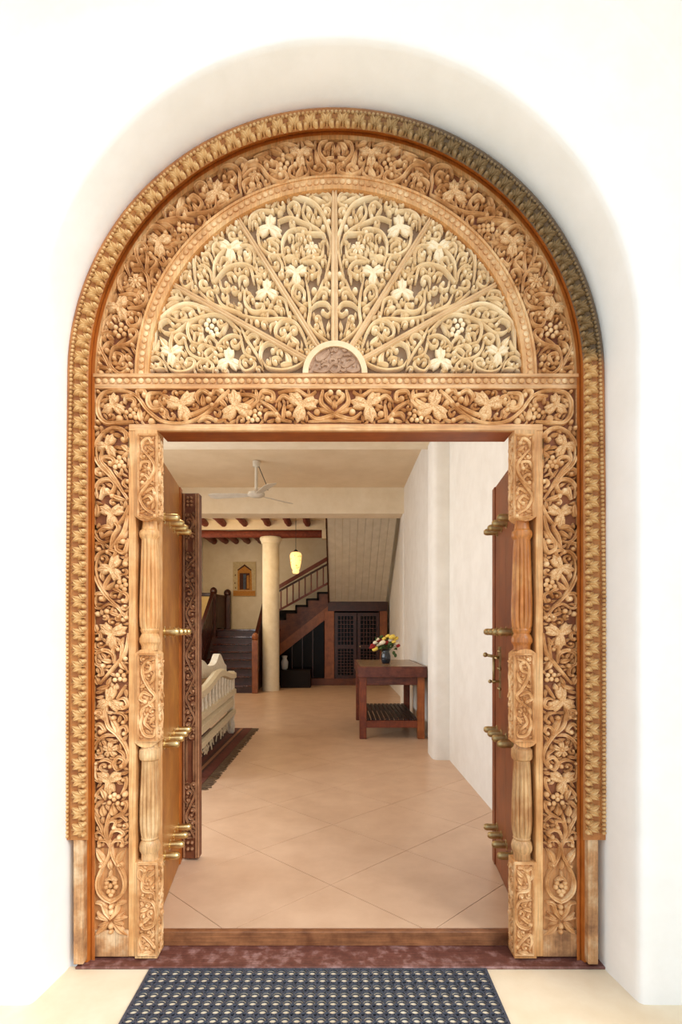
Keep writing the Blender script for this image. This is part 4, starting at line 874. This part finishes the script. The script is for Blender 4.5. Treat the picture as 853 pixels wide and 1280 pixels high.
for k, px in enumerate((232, 254, 270, 284, 300, 318)):
    X = (px-VX)/F*13.4; log('ceiling_rafter', (X, 12.5, 3.70), (X, 14.58, 3.70), .08, 'log', 30+k, ('leftmost rafter end below the log beam, at the carved door edge', 'second rafter end from the left below the log beam', 'third rafter end from the left below the log beam', 'rafter end below the log beam, left of and above the picture', 'rafter end below the log beam, straight above the picture', 'rafter end below the log beam, just left of the column')[k], 'rafter', 'log rafters behind the log beam')
mb = MB(); c0 = (338.7-VX)/F*12.4
mb.lathe([(.19, 0), (.19, 3.1), (.19, 3.28), (.215, 3.30), (.215, 3.33), (.235, 3.36), (.25, 3.40), (.235, 3.435)], (c0, 12.4, 0), 32)
tag(autosm(mb.build('column', 'column'), 40), 'smooth round cream column beside the stairs under the log beam', 'column')

# ------------------------------------------------------------------ staircase
stair = thing('staircase', (-2.4, 11.9, 0), 'dark mahogany staircase rising to a landing and turning right behind the round column', 'staircase')
SX0, SX1 = -3.02, -1.84; n1 = 8; rise = 1.38/n1; run = (13.7-11.85)/(n1-1)
for i in range(n1):
    y = 11.85+run*i; mb = MB(); mb.box((SX0, y+.02, 0), (SX1, y+run+.03 if i < n1-1 else 14.6, rise*(i+1)-.04)); mb.build('riser', 'stair', stair)
    mb = MB(); x0 = SX0 if i < n1-1 else -3.6; mb.box((x0, y-.01, rise*(i+1)-.04), (SX1 if i < n1-1 else -1.45, y+run+.02 if i < n1-1 else 14.59, rise*(i+1)), .006); mb.build('tread', 'tread', stair)
mb = MB(); mb.box((-3.6, 13.75, 0), (SX0, 14.55, 1.33)); mb.build('landing_front', 'stair_v', stair)
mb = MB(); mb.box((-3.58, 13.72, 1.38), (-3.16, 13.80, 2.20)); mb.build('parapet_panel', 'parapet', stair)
mb = MB(); mb.box((-3.58, 13.68, 2.20), (-3.16, 13.84, 2.28), .01); mb.build('parapet_rail', 'stair', stair)
def newel(x, y, z0, z1, r, m='stair_v', name='newel_post'):
    mb = MB(); mb.box((x-r, y-r, z0), (x+r, y+r, z1-.16), .008); mb.lathe([(r*.7, z1-.17), (r*1.15, z1-.14), (r*1.2, z1-.08), (r*.9, z1-.03), (r*.3, z1)], (x, y, 0), 12); return autosm(mb.build(name, m, stair), 40)
newel(-3.11, 13.68, .9, 2.42, .075); newel(-2.90, 14.35, 1.38, 2.42, .08)
mb = MB(); mb.bar((-3.11, 13.7, 2.22), (-2.9, 14.35, 2.22), .05, .06); mb.bar((-3.09, 13.75, 1.8), (-2.92, 14.3, 1.8), .03, .78); mb.build('landing_panel', 'stair_v', stair)
newel(-3.11, 11.9, 0, 1.1, .07); newel(-1.80, 11.85, 0, 1.30, .062, 'joinery_light'); newel(-1.80, 13.65, 1.38, 2.36, .05)
for xx in (-3.11, -1.80):
    mb = MB(); mb.bar((xx, 11.95, 1.02 if xx < -3 else 1.2), (xx, 13.65, 2.30 if xx < -3 else 2.22), .08, .07); mb.build('handrail', 'stair', stair)
    mb = MB(); mb.bar((xx, 11.95, .02+.12), (xx, 13.65, 1.50), .05, .22); mb.build('stringer', 'stair_v', stair)
    for i in range(11):
        y = 12.05+i*.15; z = (y-11.95)/1.7*(1.28 if xx < -3 else 1.02)+(1.0 if xx < -3 else 1.18)
        zb = (y-11.95)/1.7*1.36+.18; mb = MB(); mb.box((xx-.018, y-.06, zb), (xx+.018, y+.06, z), .004); mb.build('side_board', 'stair_v', stair)
# upper flight in the plane Y = 13.7, rising to the right
YU = 13.7; ku = YU/F
def U(px, py): p = W(px, py, YU); return (p[0], p[2])
step_px = [(345, 773)]
pts_s = [(338, 779), (344, 779)]
x, y = 344.0, 773.5
st = []
for i in range(6):
    st.append((x+i*13.6, y-i*8.1))
wood = [(340, 822)]
outl = [U(340, 820)]
for (sx, sy) in st: outl += [U(sx+1, sy+.0)]; outl += [U(sx+13.6, sy)]
outl = [U(340, 815), U(344, 774)]+[U(*p) for s_ in st[:5] for p in ((s_[0], s_[1]), (s_[0]+13.6, s_[1]))]+[U(412, 733), U(414, 757)]
mb = MB(); mb.prism(outl, 'y', YU, YU+.06); mb.build('flight_side', 'joinery', stair)
for i, (sx, sy) in enumerate(st[:5]):
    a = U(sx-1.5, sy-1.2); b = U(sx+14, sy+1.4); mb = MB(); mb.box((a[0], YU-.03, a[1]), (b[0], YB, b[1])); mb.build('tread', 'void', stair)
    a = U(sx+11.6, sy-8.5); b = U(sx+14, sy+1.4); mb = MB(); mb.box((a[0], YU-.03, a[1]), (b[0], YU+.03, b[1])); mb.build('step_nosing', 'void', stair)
a, b = U(340, 820), U(414, 762); mb = MB(); mb.bar((a[0], YU-.03, a[1]), (b[0], YU-.03, b[1]), .06, .22, (0, 0, 1)); mb.build('flight_moulding', 'joinery_light', stair)
def rl(name, p, q, w_, h, m): 
    a, b = U(*p), U(*q); mb = MB(); mb.bar((a[0], YU, a[1]), (b[0], YU, b[1]), w_, h); return mb.build(name, m, stair)
M['rail_red'] = mat('red_brown_handrail', (92, 34, 16), (124, 52, 28), nscale=3, rough=.35)
rl('handrail', (345, 736), (412, 697), .07, .09, 'rail_red'); rl('rail', (345, 741), (412, 704), .04, .05, 'stair'); rl('rail', (345, 765), (412, 728), .05, .05, 'rail_red')
for i in range(9):
    x = 351.5+i*7.55; yt = 741-(x-345)*.552; yb_ = 765-(x-345)*.552; a = U(x, yt); b = U(x, yb_); mb = MB(); mb.box((a[0]-.016, YU-.016, b[1]), (a[0]+.016, YU+.016, a[1])); mb.build('baluster', 'rail_red', stair)

# white boarded soffit of the next flight
sof = thing('boarded_soffit', (.4, 13.0, 2.06), 'sloping cream boarded underside of the upper stairs above the dark cabinet', 'soffit')
X0s, X1s, nps = -.235, 1.16, 9
for i in range(nps):
    xa = X0s+(X1s-X0s)*i/nps; xb = X0s+(X1s-X0s)*(i+1)/nps-.005; dz = .003*(i % 2)
    mb = MB(); V = [(xa, 13.6, 2.06+dz), (xb, 13.6, 2.06+dz), (xb, 10.82, 3.756+dz), (xa, 10.82, 3.756+dz)]; V += [(x, y+.02, z+.04) for x, y, z in V]
    mb.add(V, [(0, 1, 2, 3), (7, 6, 5, 4), (0, 4, 5, 1), (1, 5, 6, 2), (2, 6, 7, 3), (3, 7, 4, 0)]); mb.build('plank', 'plank_white', sof)
mb = MB(); mb.bar((X0s-.02, 13.62, 2.07), (X0s-.02, 10.95, 3.72), .03, .10); mb.build('soffit_edge', 'stair', sof)

# cabinet under the stairs
YC = 13.62; cab = thing('stair_cabinet', (.3, YC, 0), 'dark mahogany built-in cabinet with glazed lattice doors under the stairs', 'cabinet')
def cb(name, x0, y0, x1, y1, yf, yb, m, par=None, bev=.004):
    a = W(x0, y0, YC); b = W(x1, y1, YC); mb = MB(); mb.box((a[0], yf, a[2]), (b[0], yb, b[2]), bev); return mb.build(name, m, par or cab)
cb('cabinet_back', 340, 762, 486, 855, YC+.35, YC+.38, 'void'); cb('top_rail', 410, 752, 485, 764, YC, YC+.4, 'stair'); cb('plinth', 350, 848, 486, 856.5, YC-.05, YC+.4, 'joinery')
cb('pilaster', 406, 764, 418, 849, YC-.04, YC+.3, 'joinery_light'); cb('pilaster', 475, 764, 484, 849, YC-.04, YC+.3, 'joinery_light')
def cdoor(x0, x1, nvx):
    d = MB()
    for (a, b, c, e) in ((x0, 766, x0+4, 848), (x1-4, 766, x1, 848), (x0+4, 766, x1-4, 770), (x0+4, 806, x1-4, 811), (x0+4, 844, x1-4, 848)):
        p = W(a, b, YC); q = W(c, e, YC); d.box((p[0], YC, p[2]), (q[0], YC+.05, q[2]))
    d = d.build('cabinet_door', 'stair', cab)
    cb('pane', x0+3.5, 769, x1-3.5, 845, YC+.03, YC+.036, 'glass', d, 0)
    for i in range(1, nvx):
        x = x0+4+(x1-x0-8)*i/nvx; cb('lattice_bar', x-.4, 770, x+.4, 845, YC+.012, YC+.026, 'stair_v', d, 0)
    for i in range(1, 8):
        y = 770+i*(5.2); cb('lattice_bar', x0+4, y-.4, x1-4, y+.4, YC+.01, YC+.022, 'stair_v', d, 0) if y < 805 else None
    for i in range(1, 9): y = 811+i*3.7; cb('lattice_bar', x0+4, y-.35, x1-4, y+.35, YC+.01, YC+.022, 'stair_v', d, 0)
    return d
d1 = cdoor(418.5, 446, 5); d2 = cdoor(447, 474.5, 5)
cb('door_knob', 449.5, 807, 451, 809, YC-.03, YC, 'brass_dark', d2)
mb = MB(); a = [W(*p, YC)[0::2] for p in ((352, 818), (405, 776), (405, 850), (352, 850))]; mb.prism(a, 'y', YC+.10, YC+.11); mb.build('glass_panel', 'glass', cab)
for px in (365, 378, 391): cb('glazing_bar', px-.5, 812-(px-352)*.75, px+.5, 850, YC+.08, YC+.10, 'stair', cab, 0)
box_ = MB(); a = W(352, 838, 13.2); b = W(389, 855, 13.2); box_.box((a[0], 12.95, 0), (b[0], 13.4, .42), .01); o_ = box_.build('low_chest', 'void'); tag(o_, 'low black chest on the floor under the stairs behind the column', 'chest')
mb = MB(); mb.lathe([(.05, .42), (.075, .45), (.085, .60), (.05, .68), (.07, .74), (.05, .75)], (W(356, 0, 13.15)[0], 13.15, 0), 14); tag(autosm(mb.build('water_jug', 'silver'), 40), 'pale slender jug standing on the black chest under the stairs', 'jug')

# hanging lantern
lx, ly, lz = (370-VX)/F*12.0, 12.0, EYE+(VY-717)/F*12.0
lan = thing('hanging_lantern', (lx, ly, lz), 'lit amber mosaic glass lantern hanging by a chain beside the round column', 'lamp')
mb = MB(); mb.lathe([(.05, 0), (.07, .02), (.075, .06), (.062, .075), (.085, .10), (.11, .22), (.125, .34), (.128, .40), (.105, .45), (.05, .47)], (lx, ly, lz), 20); autosm(mb.build('glass_shade', 'lamp', lan), 40)
rd = random.Random(4); mb = MB()
for i in range(26):
    a = rd.uniform(0, 6.28); h = rd.uniform(.1, .42); r = float(np.interp(h, [.1, .22, .34, .42], [.085, .11, .125, .122])); mb.ball((lx+r*math.cos(a), ly+r*math.sin(a), lz+h), .013, n=6, m=4)
tag(mb.build('glass_dots', 'lamp_dot', lan), kind='stuff')
mb = MB(); mb.lathe([(.055, .46), (.05, .49), (.02, .52), (.008, .53)], (lx, ly, lz), 12); mb.tube([(lx, ly, lz+.5), (lx, ly, 3.81)], .006, 6); mb.build('lantern_cap', 'iron', lan)

# picture on the back wall
YPc = 14.59; pic = thing('wall_picture', ((306-VX)/F*YPc, YPc, EYE+(VY-745)/F*YPc), 'tall unframed picture of an ochre arched doorway on the back wall above the landing', 'picture')
def pr(name, pts, y0, y1, m, par): mb = MB(); mb.prism([(lambda q: (q[0], q[2]))(W(x, y, YPc)) for x, y in pts], 'y', y0, y1); return mb.build(name, m, par)
cv = pr('canvas', ((291.5, 702.5), (320, 702.5), (320, 745.5), (291.5, 745.5)), YPc-.03, YPc, 'canvas', pic)
pr('painted_base', ((292, 738.5), (319.5, 738.5), (319.5, 745), (292, 745)), YPc-.032, YPc-.03, 'ochre', cv)
pr('painted_arch', ((297.5, 738), (297.5, 714), (300, 710.5), (304, 708.5), (306, 705), (308, 708.5), (312, 710.5), (314.7, 714), (315.5, 738)), YPc-.034, YPc-.03, 'ochre', cv)
pr('painted_arch_line', ((297, 712.5), (306.2, 705.5), (315, 712.5), (314, 713.5), (306.2, 708), (298, 713.5)), YPc-.036, YPc-.034, 'brown_paint', cv)
pr('painted_doorway', ((300, 737), (300, 716.5), (312.5, 716.5), (312.5, 737)), YPc-.036, YPc-.034, 'brown_paint', cv)
pr('painted_passage', ((304.5, 737), (304.5, 718), (308, 718), (307.5, 737)), YPc-.038, YPc-.036, 'blue_paint', cv)
pr('painted_leaf', ((309, 736), (309, 720), (311.5, 719), (312, 736)), YPc-.038, YPc-.036, 'ochre', cv)
for i, (x, y) in enumerate(((294, 718), (293.6, 728), (294.5, 734))): pr('painted_mark', ((x, y), (x+1, y), (x+1.2, y+2), (x, y+2)), YPc-.032, YPc-.03, 'brown_paint', cv)
mb = MB(); a = W(271, 786, 13.6); b = W(277, 792, 13.6)

# ceiling fan
fx_, fy_ = -1.20, 8.0
fan = thing('ceiling_fan', (fx_, fy_, 3.30), 'grey-white three-bladed ceiling fan hanging from the cream ceiling of the hall', 'fan')
mb = MB(); mb.lathe([(.05, 3.72), (.055, 3.80)], (fx_, fy_, 0), 14); mb.tube([(fx_, fy_, 3.36), (fx_, fy_, 3.75)], .022, 10); mb.build('fan_rod', 'fan', fan, False)
mb = MB(); mb.tube([(fx_+.03, fy_, 3.74), (fx_+.14, fy_-.01, 3.48), (fx_+.17, fy_, 3.38)], .006, 6); mb.build('fan_cable', 'iron', fan)
mb = MB(); mb.lathe([(.02, 3.27), (.09, 3.285), (.125, 3.31), (.12, 3.345), (.05, 3.36), (.03, 3.375)], (fx_, fy_, 0), 22); autosm(mb.build('fan_motor', 'fan', fan), 40)
for a in (-64, 50, 174):
    a = math.radians(a); ca, sa = math.cos(a), math.sin(a); mb = MB(); V = []
    for t, w_ in ((.10, .035), (.2, .06), (.45, .075), (.62, .085), (.70, .06)):
        for s_ in (-1, 1): V.append((fx_+ca*t-sa*s_*w_, fy_+sa*t+ca*s_*w_, 3.315+s_*w_*.22))
    n = len(V); V += [(x, y, z-.006) for x, y, z in V]
    mb.add(V, [(2*i, 2*i+1, 2*i+3, 2*i+2) for i in range(4)]+[(n+2*i+2, n+2*i+3, n+2*i+1, n+2*i) for i in range(4)]+[(2*i, 2*i+2, n+2*i+2, n+2*i) for i in range(4)]+[(2*i+3, 2*i+1, n+2*i+1, n+2*i+3) for i in range(4)]+[(1, 0, n, n+1), (8, 9, n+9, n+8)]); mb.build('fan_blade', 'fan', fan)

# ------------------------------------------------------------------ side table, vase and flowers
tx0, tx1, ty0, ty1, th = .235, 1.085, 6.80, 8.42, .905
tab = thing('side_table', ((tx0+tx1)/2, (ty0+ty1)/2, 0), 'sturdy red-brown wooden side table with slatted lower shelf against the right wall', 'table')
mb = MB(); mb.box((tx0+.03, ty0+.03, th-.012), (tx1-.03, ty1-.03, th), .002); mb.build('tabletop', 'table_top', tab)
mb = MB()
for a, b in (((tx0, ty0, th-.135), (tx1, ty0+.06, th-.002)), ((tx0, ty1-.06, th-.135), (tx1, ty1, th-.002)), ((tx0, ty0+.06, th-.135), (tx0+.06, ty1-.06, th-.002)), ((tx1-.06, ty0+.06, th-.135), (tx1, ty1-.06, th-.002))): mb.box(a, b, .004)
mb.build('table_edge', 'table', tab)
lw = .088
for x in (tx0+.02, tx1-.02-lw):
    for y in (ty0+.05, ty1-.05-lw): mb = MB(); mb.box((x, y, 0), (x+lw, y+lw, th-.13), .006); mb.build('leg', 'leg_light' if x > .5 and y < 7 else 'table_leg', tab)
mb = MB(); mb.box((tx0+.1, ty0+.07, th-.235), (tx1-.1, ty0+.10, th-.13), .003); mb.build('apron', 'table', tab)
mb = MB(); mb.box((tx0+.1, ty1-.10, th-.235), (tx1-.1, ty1-.07, th-.13), .003); mb.build('apron', 'table', tab)
for x in (tx0+.04, tx1-.07): mb = MB(); mb.box((x, ty0+.13, th-.235), (x+.03, ty1-.13, th-.13), .003); mb.build('apron', 'table', tab)
for y in (ty0+.06, ty1-.13): mb = MB(); mb.box((tx0+.1, y, .14), (tx1-.1, y+.07, .225), .003); mb.build('shelf_rail', 'table_leg', tab)
for i in range(11): x = tx0+.115+i*.0585; mb = MB(); mb.box((x, ty0+.10, .225), (x+.044, ty1-.08, .248), .002); mb.build('shelf_slat', 'slat', tab)
vx, vy, vz = (482.5-VX)/F*7.45, 7.45, th
mb = MB(); mb.lathe([(.048, 0), (.055, .01), (.066, .06), (.066, .10), (.052, .15), (.046, .175), (.056, .195), (.052, .197), (.042, .175)], (vx, vy, vz), 24)
tag(autosm(mb.build('flower_vase', 'vase'), 50), 'small glossy black vase on the side table', 'vase')
bq = thing('flower_bouquet', (vx, vy, vz+.17), 'bouquet of white, yellow and dark red roses in the black vase', 'flowers')
rd = random.Random(8); mbl = MB()
kf = 7.45/F
flw = [(466, 808, 5, 'red_petal'), (470, 803, 4.6, 'white_petal'), (469, 811, 5.2, 'yellow_petal'), (474, 800, 4.4, 'red_petal'), (478, 803, 5.4, 'white_petal'), (483, 803, 4.4, 'red_petal'), (474, 806, 4, 'white_petal'), (490, 796, 5.6, 'yellow_petal'), (485, 795, 4, 'yellow_petal'), (495, 798, 4.4, 'yellow_petal'), (488, 800, 4, 'white_petal'), (496, 804, 4.2, 'white_petal'), (497.5, 807, 3.6, 'red_petal'), (477, 796, 3.6, 'leaf'), (465, 806, 3, 'red_petal'), (480, 798, 3.4, 'yellow_petal'), (487, 805, 3.6, 'leaf'), (492, 802, 3.6, 'yellow_petal'), (472, 799, 3.2, 'white_petal'), (481, 808, 3.4, 'leaf'), (463.5, 809, 2.8, 'red_petal'), (476, 810, 3.4, 'leaf')]
for x, y, r, c in flw:
    p = ((x-VX)*kf, 7.45+rd.uniform(-.08, .02), EYE+(VY-y)*kf); mb = MB(); R = r*kf*.82
    for q in range(7):
        a = q*.9; o_ = R*.42 if q else 0; mb.ball((p[0]+o_*math.cos(a), p[1]+o_*math.sin(a)*.8, p[2]+o_*math.sin(a+1)*.6), R*.62, (1, .9, .8), 7, 4)
    mb.build('bloom', c, bq, True)
    mbl.tube([(vx, vy, vz+.12), ((vx+p[0])/2, (vy+p[1])/2, (vz+.19+p[2])/2), p], .004, 5)
mbl.build('stems', 'leaf', bq)
lv = MB()
for i in range(46):
    a = rd.uniform(0, 6.28); r = rd.uniform(.03, .17); z = vz+.20+rd.uniform(0, .15)*(1-r*2); c = Vector((vx+r*math.cos(a), vy+r*math.sin(a)*.7, z)); d = Vector((rd.uniform(-1, 1), rd.uniform(-1, 1), rd.uniform(-.4, 1))).normalized(); s_ = d.cross(Vector((0, 1, .3))).normalized()*.016
    lv.add([tuple(c), tuple(c+d*.035+s_), tuple(c+d*.07), tuple(c+d*.035-s_), tuple(c+d*.035+Vector((0, -.006, .006)))], [(0, 1, 4), (1, 2, 4), (2, 3, 4), (3, 0, 4)])
tag(lv.build('foliage', 'leaf', bq), kind='stuff')
for px, py in ((492, 816), (494, 819)):
    p = ((px-VX)*kf, 7.4, EYE+(VY-py)*kf); mb = MB(); mb.ball(p, .022, (1, .5, 1.3), 7, 4); mb.build('hanging_leaf', 'leaf', bq, True)

# ------------------------------------------------------------------ daybed and rug
mb = MB(); rx0, rx1, ry0, ry1 = -2.75, -1.19, 4.66, 7.58
rug = thing('rug', ((rx0+rx1)/2, (ry0+ry1)/2, 0), 'dark brown woven rug with tan stripe and grey fringe under the white daybed', 'rug')
mb = MB(); mb.box((rx0, ry0, .001), (rx1, ry1, .010), .002); mb.build('rug_pile', 'rug', rug)
for x, w_, m in ((rx1-.05, .09, 'rug_red'), (rx1-.14, .035, 'rug_band'), (rx1-.22, .05, 'rug_red'), (rx0+.14, .035, 'rug_band')): mb = MB(); mb.box((x-w_/2, ry0+.005, .010), (x+w_/2, ry1-.005, .0115)); mb.build('rug_stripe', m, rug)
rd = random.Random(3); mb = MB()
for i in range(230):
    y = ry0+(ry1-ry0)*(i+.5)/230; L_ = rd.uniform(.06, .10); dy = rd.uniform(-.02, .02)
    mb.bar((rx1-.005, y, .006), (rx1+L_, y+dy, .003), .010, .004)
tag(mb.build('rug_fringe', 'fringe', rug), kind='stuff')
bed = thing('daybed', (-1.7, 6.1, .012), 'whitewashed wooden daybed with spindled side and scalloped crest standing on the dark rug', 'daybed')
def sx(y): return -1.275-.105*(y-5.0)/2.25
for y, zt in ((5.02, .80), (7.2, .82)):
    mb = MB(); x = sx(y); mb.box((x-.075, y-.04, .26), (x+.01, y+.04, zt), .008); mb.lathe([(.032, .012), (.045, .03), (.05, .12), (.04, .20), (.052, .27)], (x-.03, y, 0), 14); autosm(mb.build('leg', 'white_wood', bed), 40)
for y in (5.02, 7.2):
    mb = MB(); x = -2.15; mb.box((x-.04, y-.04, .012), (x+.04, y+.04, .95), .008); mb.build('leg', 'white_wood', bed)
def wavy(name, y0, y1, zf, hf, th_, m, xo=0, n=28):
    V = []; mb = MB()
    for i in range(n+1):
        t = i/n; y = y0+(y1-y0)*t; x = sx(y)+xo; z = zf(t); h = hf(t)
        V += [(x, y, z-h/2), (x+th_*.7, y, z-h*.3), (x+th_*.7, y, z+h*.3), (x, y, z+h/2), (x-th_, y, z+h*.3), (x-th_, y, z-h*.3)]
    mb.add(V, [(i*6+j, i*6+(j+1) % 6, (i+1)*6+(j+1) % 6, (i+1)*6+j) for i in range(n) for j in range(6)]+[(5, 4, 3, 2, 1, 0), tuple(range(n*6, n*6+6))]); return autosm(mb.build(name, m, bed), 50)
arc = lambda t: .76+.115*math.exp(-((t-.50)/.26)**2)
wavy('top_rail', 5.0, 7.24, arc, lambda t: .10, .05, 'rope')
wavy('middle_rail', 5.0, 7.24, lambda t: .555, lambda t: .09, .045, 'rope')
wavy('seat_roll', 5.0, 7.0, lambda t: .44, lambda t: .12, .05, 'rope')
wavy('lower_rail', 5.0, 7.24, lambda t: .29, lambda t: .08, .04, 'rope')
for i in range(11):
    y = 5.14+i*.19; t = (y-5)/2.24; mb = MB(); mb.lathe([(.016, .58), (.024, .62), (.018, .68), (.021, arc(t)-.05)], (sx(y), y, 0), 8); autosm(mb.build('spindle', 'white_wood', bed), 50)
mb = MB(); mb.box((-2.12, 5.04, .36), (-1.42, 7.18, .50), .04); mb.build('mattress', 'tan_pad', bed); mb = MB(); mb.box((-1.50, 5.1, .50), (-1.44, 7.1, .82), .02); mb.build('back_cushion', 'tan_pad', bed)
# scalloped crest at the far side
P_ = []; n = 60
for i in range(n+1):
    t = i/n; y = 4.9+2.46*t
    z = .90+.03*abs(math.sin(t*11))+.10*math.exp(-((t-.46)/.13)**2)+.15*math.exp(-((t-.84)/.07)**2)-.05*max(0, (t-.92)/.08)
    P_.append((y, z))
P_ += [(7.36, .50), (4.9, .50)]
mb = MB(); mb.prism(P_, 'x', -1.58, -1.50); mb.build('scalloped_crest', 'white_wood', bed)
rd = random.Random(5); mb = MB()
for i in range(60):
    y = rd.uniform(5.0, 6.9); x = sx(y); L_ = rd.uniform(.03, .13); mb.tube([(x, y, .27), (x+rd.uniform(0, .02), y+rd.uniform(-.03, .03), .27-L_*.5), (x+.01, y+rd.uniform(-.05, .05), .27-L_)], .006, 5)
tag(mb.build('cotton_fringe', 'rope', bed), kind='stuff')

# ------------------------------------------------------------------ rubber door mat
mx0, mx1, my0, my1, mz = -.787, .612, 1.50, 2.312, ZP
mat_o = thing('door_mat', ((mx0+mx1)/2, (my0+my1)/2, mz), 'black rubber ring door mat on the pale porch floor before the sill', 'mat')
px_, py_ = .0437, .0463; nx_, ny_ = 32, 17; zt_ = mz+.009
gx = MB(); dots = MB()
def ringc(mb, cx, cy, ro, ri, z0, z1, n=12, sx_=1.0, sy_=1.0):
    V = []
    for k in range(n):
        a = 2*math.pi*k/n; c, s_ = math.cos(a), math.sin(a)
        for r, z in ((ro, z0), (ro, z1), (ri, z1), (ri, z0)): V.append((cx+r*c*sx_, cy+r*s_*sy_, z))
    mb.add(V, [(k*4+j, ((k+1) % n)*4+j, ((k+1) % n)*4+(j+1) % 4, k*4+(j+1) % 4) for k in range(n) for j in range(3)])
mx1 = mx0+px_*nx_; my0 = my1-py_*ny_
for i in range(nx_):
    for j in range(ny_):
        cx = mx0+px_*(i+.5); cy = my1-py_*(j+.5)
        ringc(gx, cx, cy, .0222, .0180, mz+.001, zt_, 14, 1, 1.03)
        ringc(gx, cx, cy-.0045, .0150, .0132, mz+.001, zt_-.003, 12, 1, .82)
        if j < ny_-1 and i < nx_-1:
            ringc(gx, cx+px_/2, cy-py_/2, .0125, .0085, mz+.001, zt_+.001, 8)
            dots.lathe([(.009, mz+.001), (.009, zt_-.006)], (cx+px_/2, cy-py_/2, 0), 8)
for i in range(nx_+1):
    x = mx0+px_*i
    if 0 < i < nx_:
        for j in range(ny_+1):
            y = my1-py_*j; gx.box((x-.004, y-py_*.20, mz+.001), (x+.004, y+py_*.20 if j else y, zt_-.002))
for j in range(ny_+1):
    y = my1-py_*j
    if 0 < j < ny_:
        for i in range(nx_+1):
            x = mx0+px_*i; gx.box((x-px_*.20, y-.004, mz+.001), (x+px_*.20, y+.004, zt_-.002))
tag(gx.build('ring_grid', 'rubber', mat_o), kind='stuff'); tag(dots.build('rubber_studs', 'rubber_dot', mat_o), kind='stuff')
bb = MB(); bb.box((mx0-.008, my0-.01, mz+.0005), (mx0+.002, my1+.004, zt_-.001)); bb.box((mx1-.002, my0-.01, mz+.0005), (mx1+.008, my1+.004, zt_-.001)); bb.box((mx0, my1-.002, mz+.0005), (mx1, my1+.004, zt_-.001)); bb.box((mx0, my0-.01, mz+.0005), (mx1, my0, zt_-.001))
bb.build('mat_border', 'rubber', mat_o)
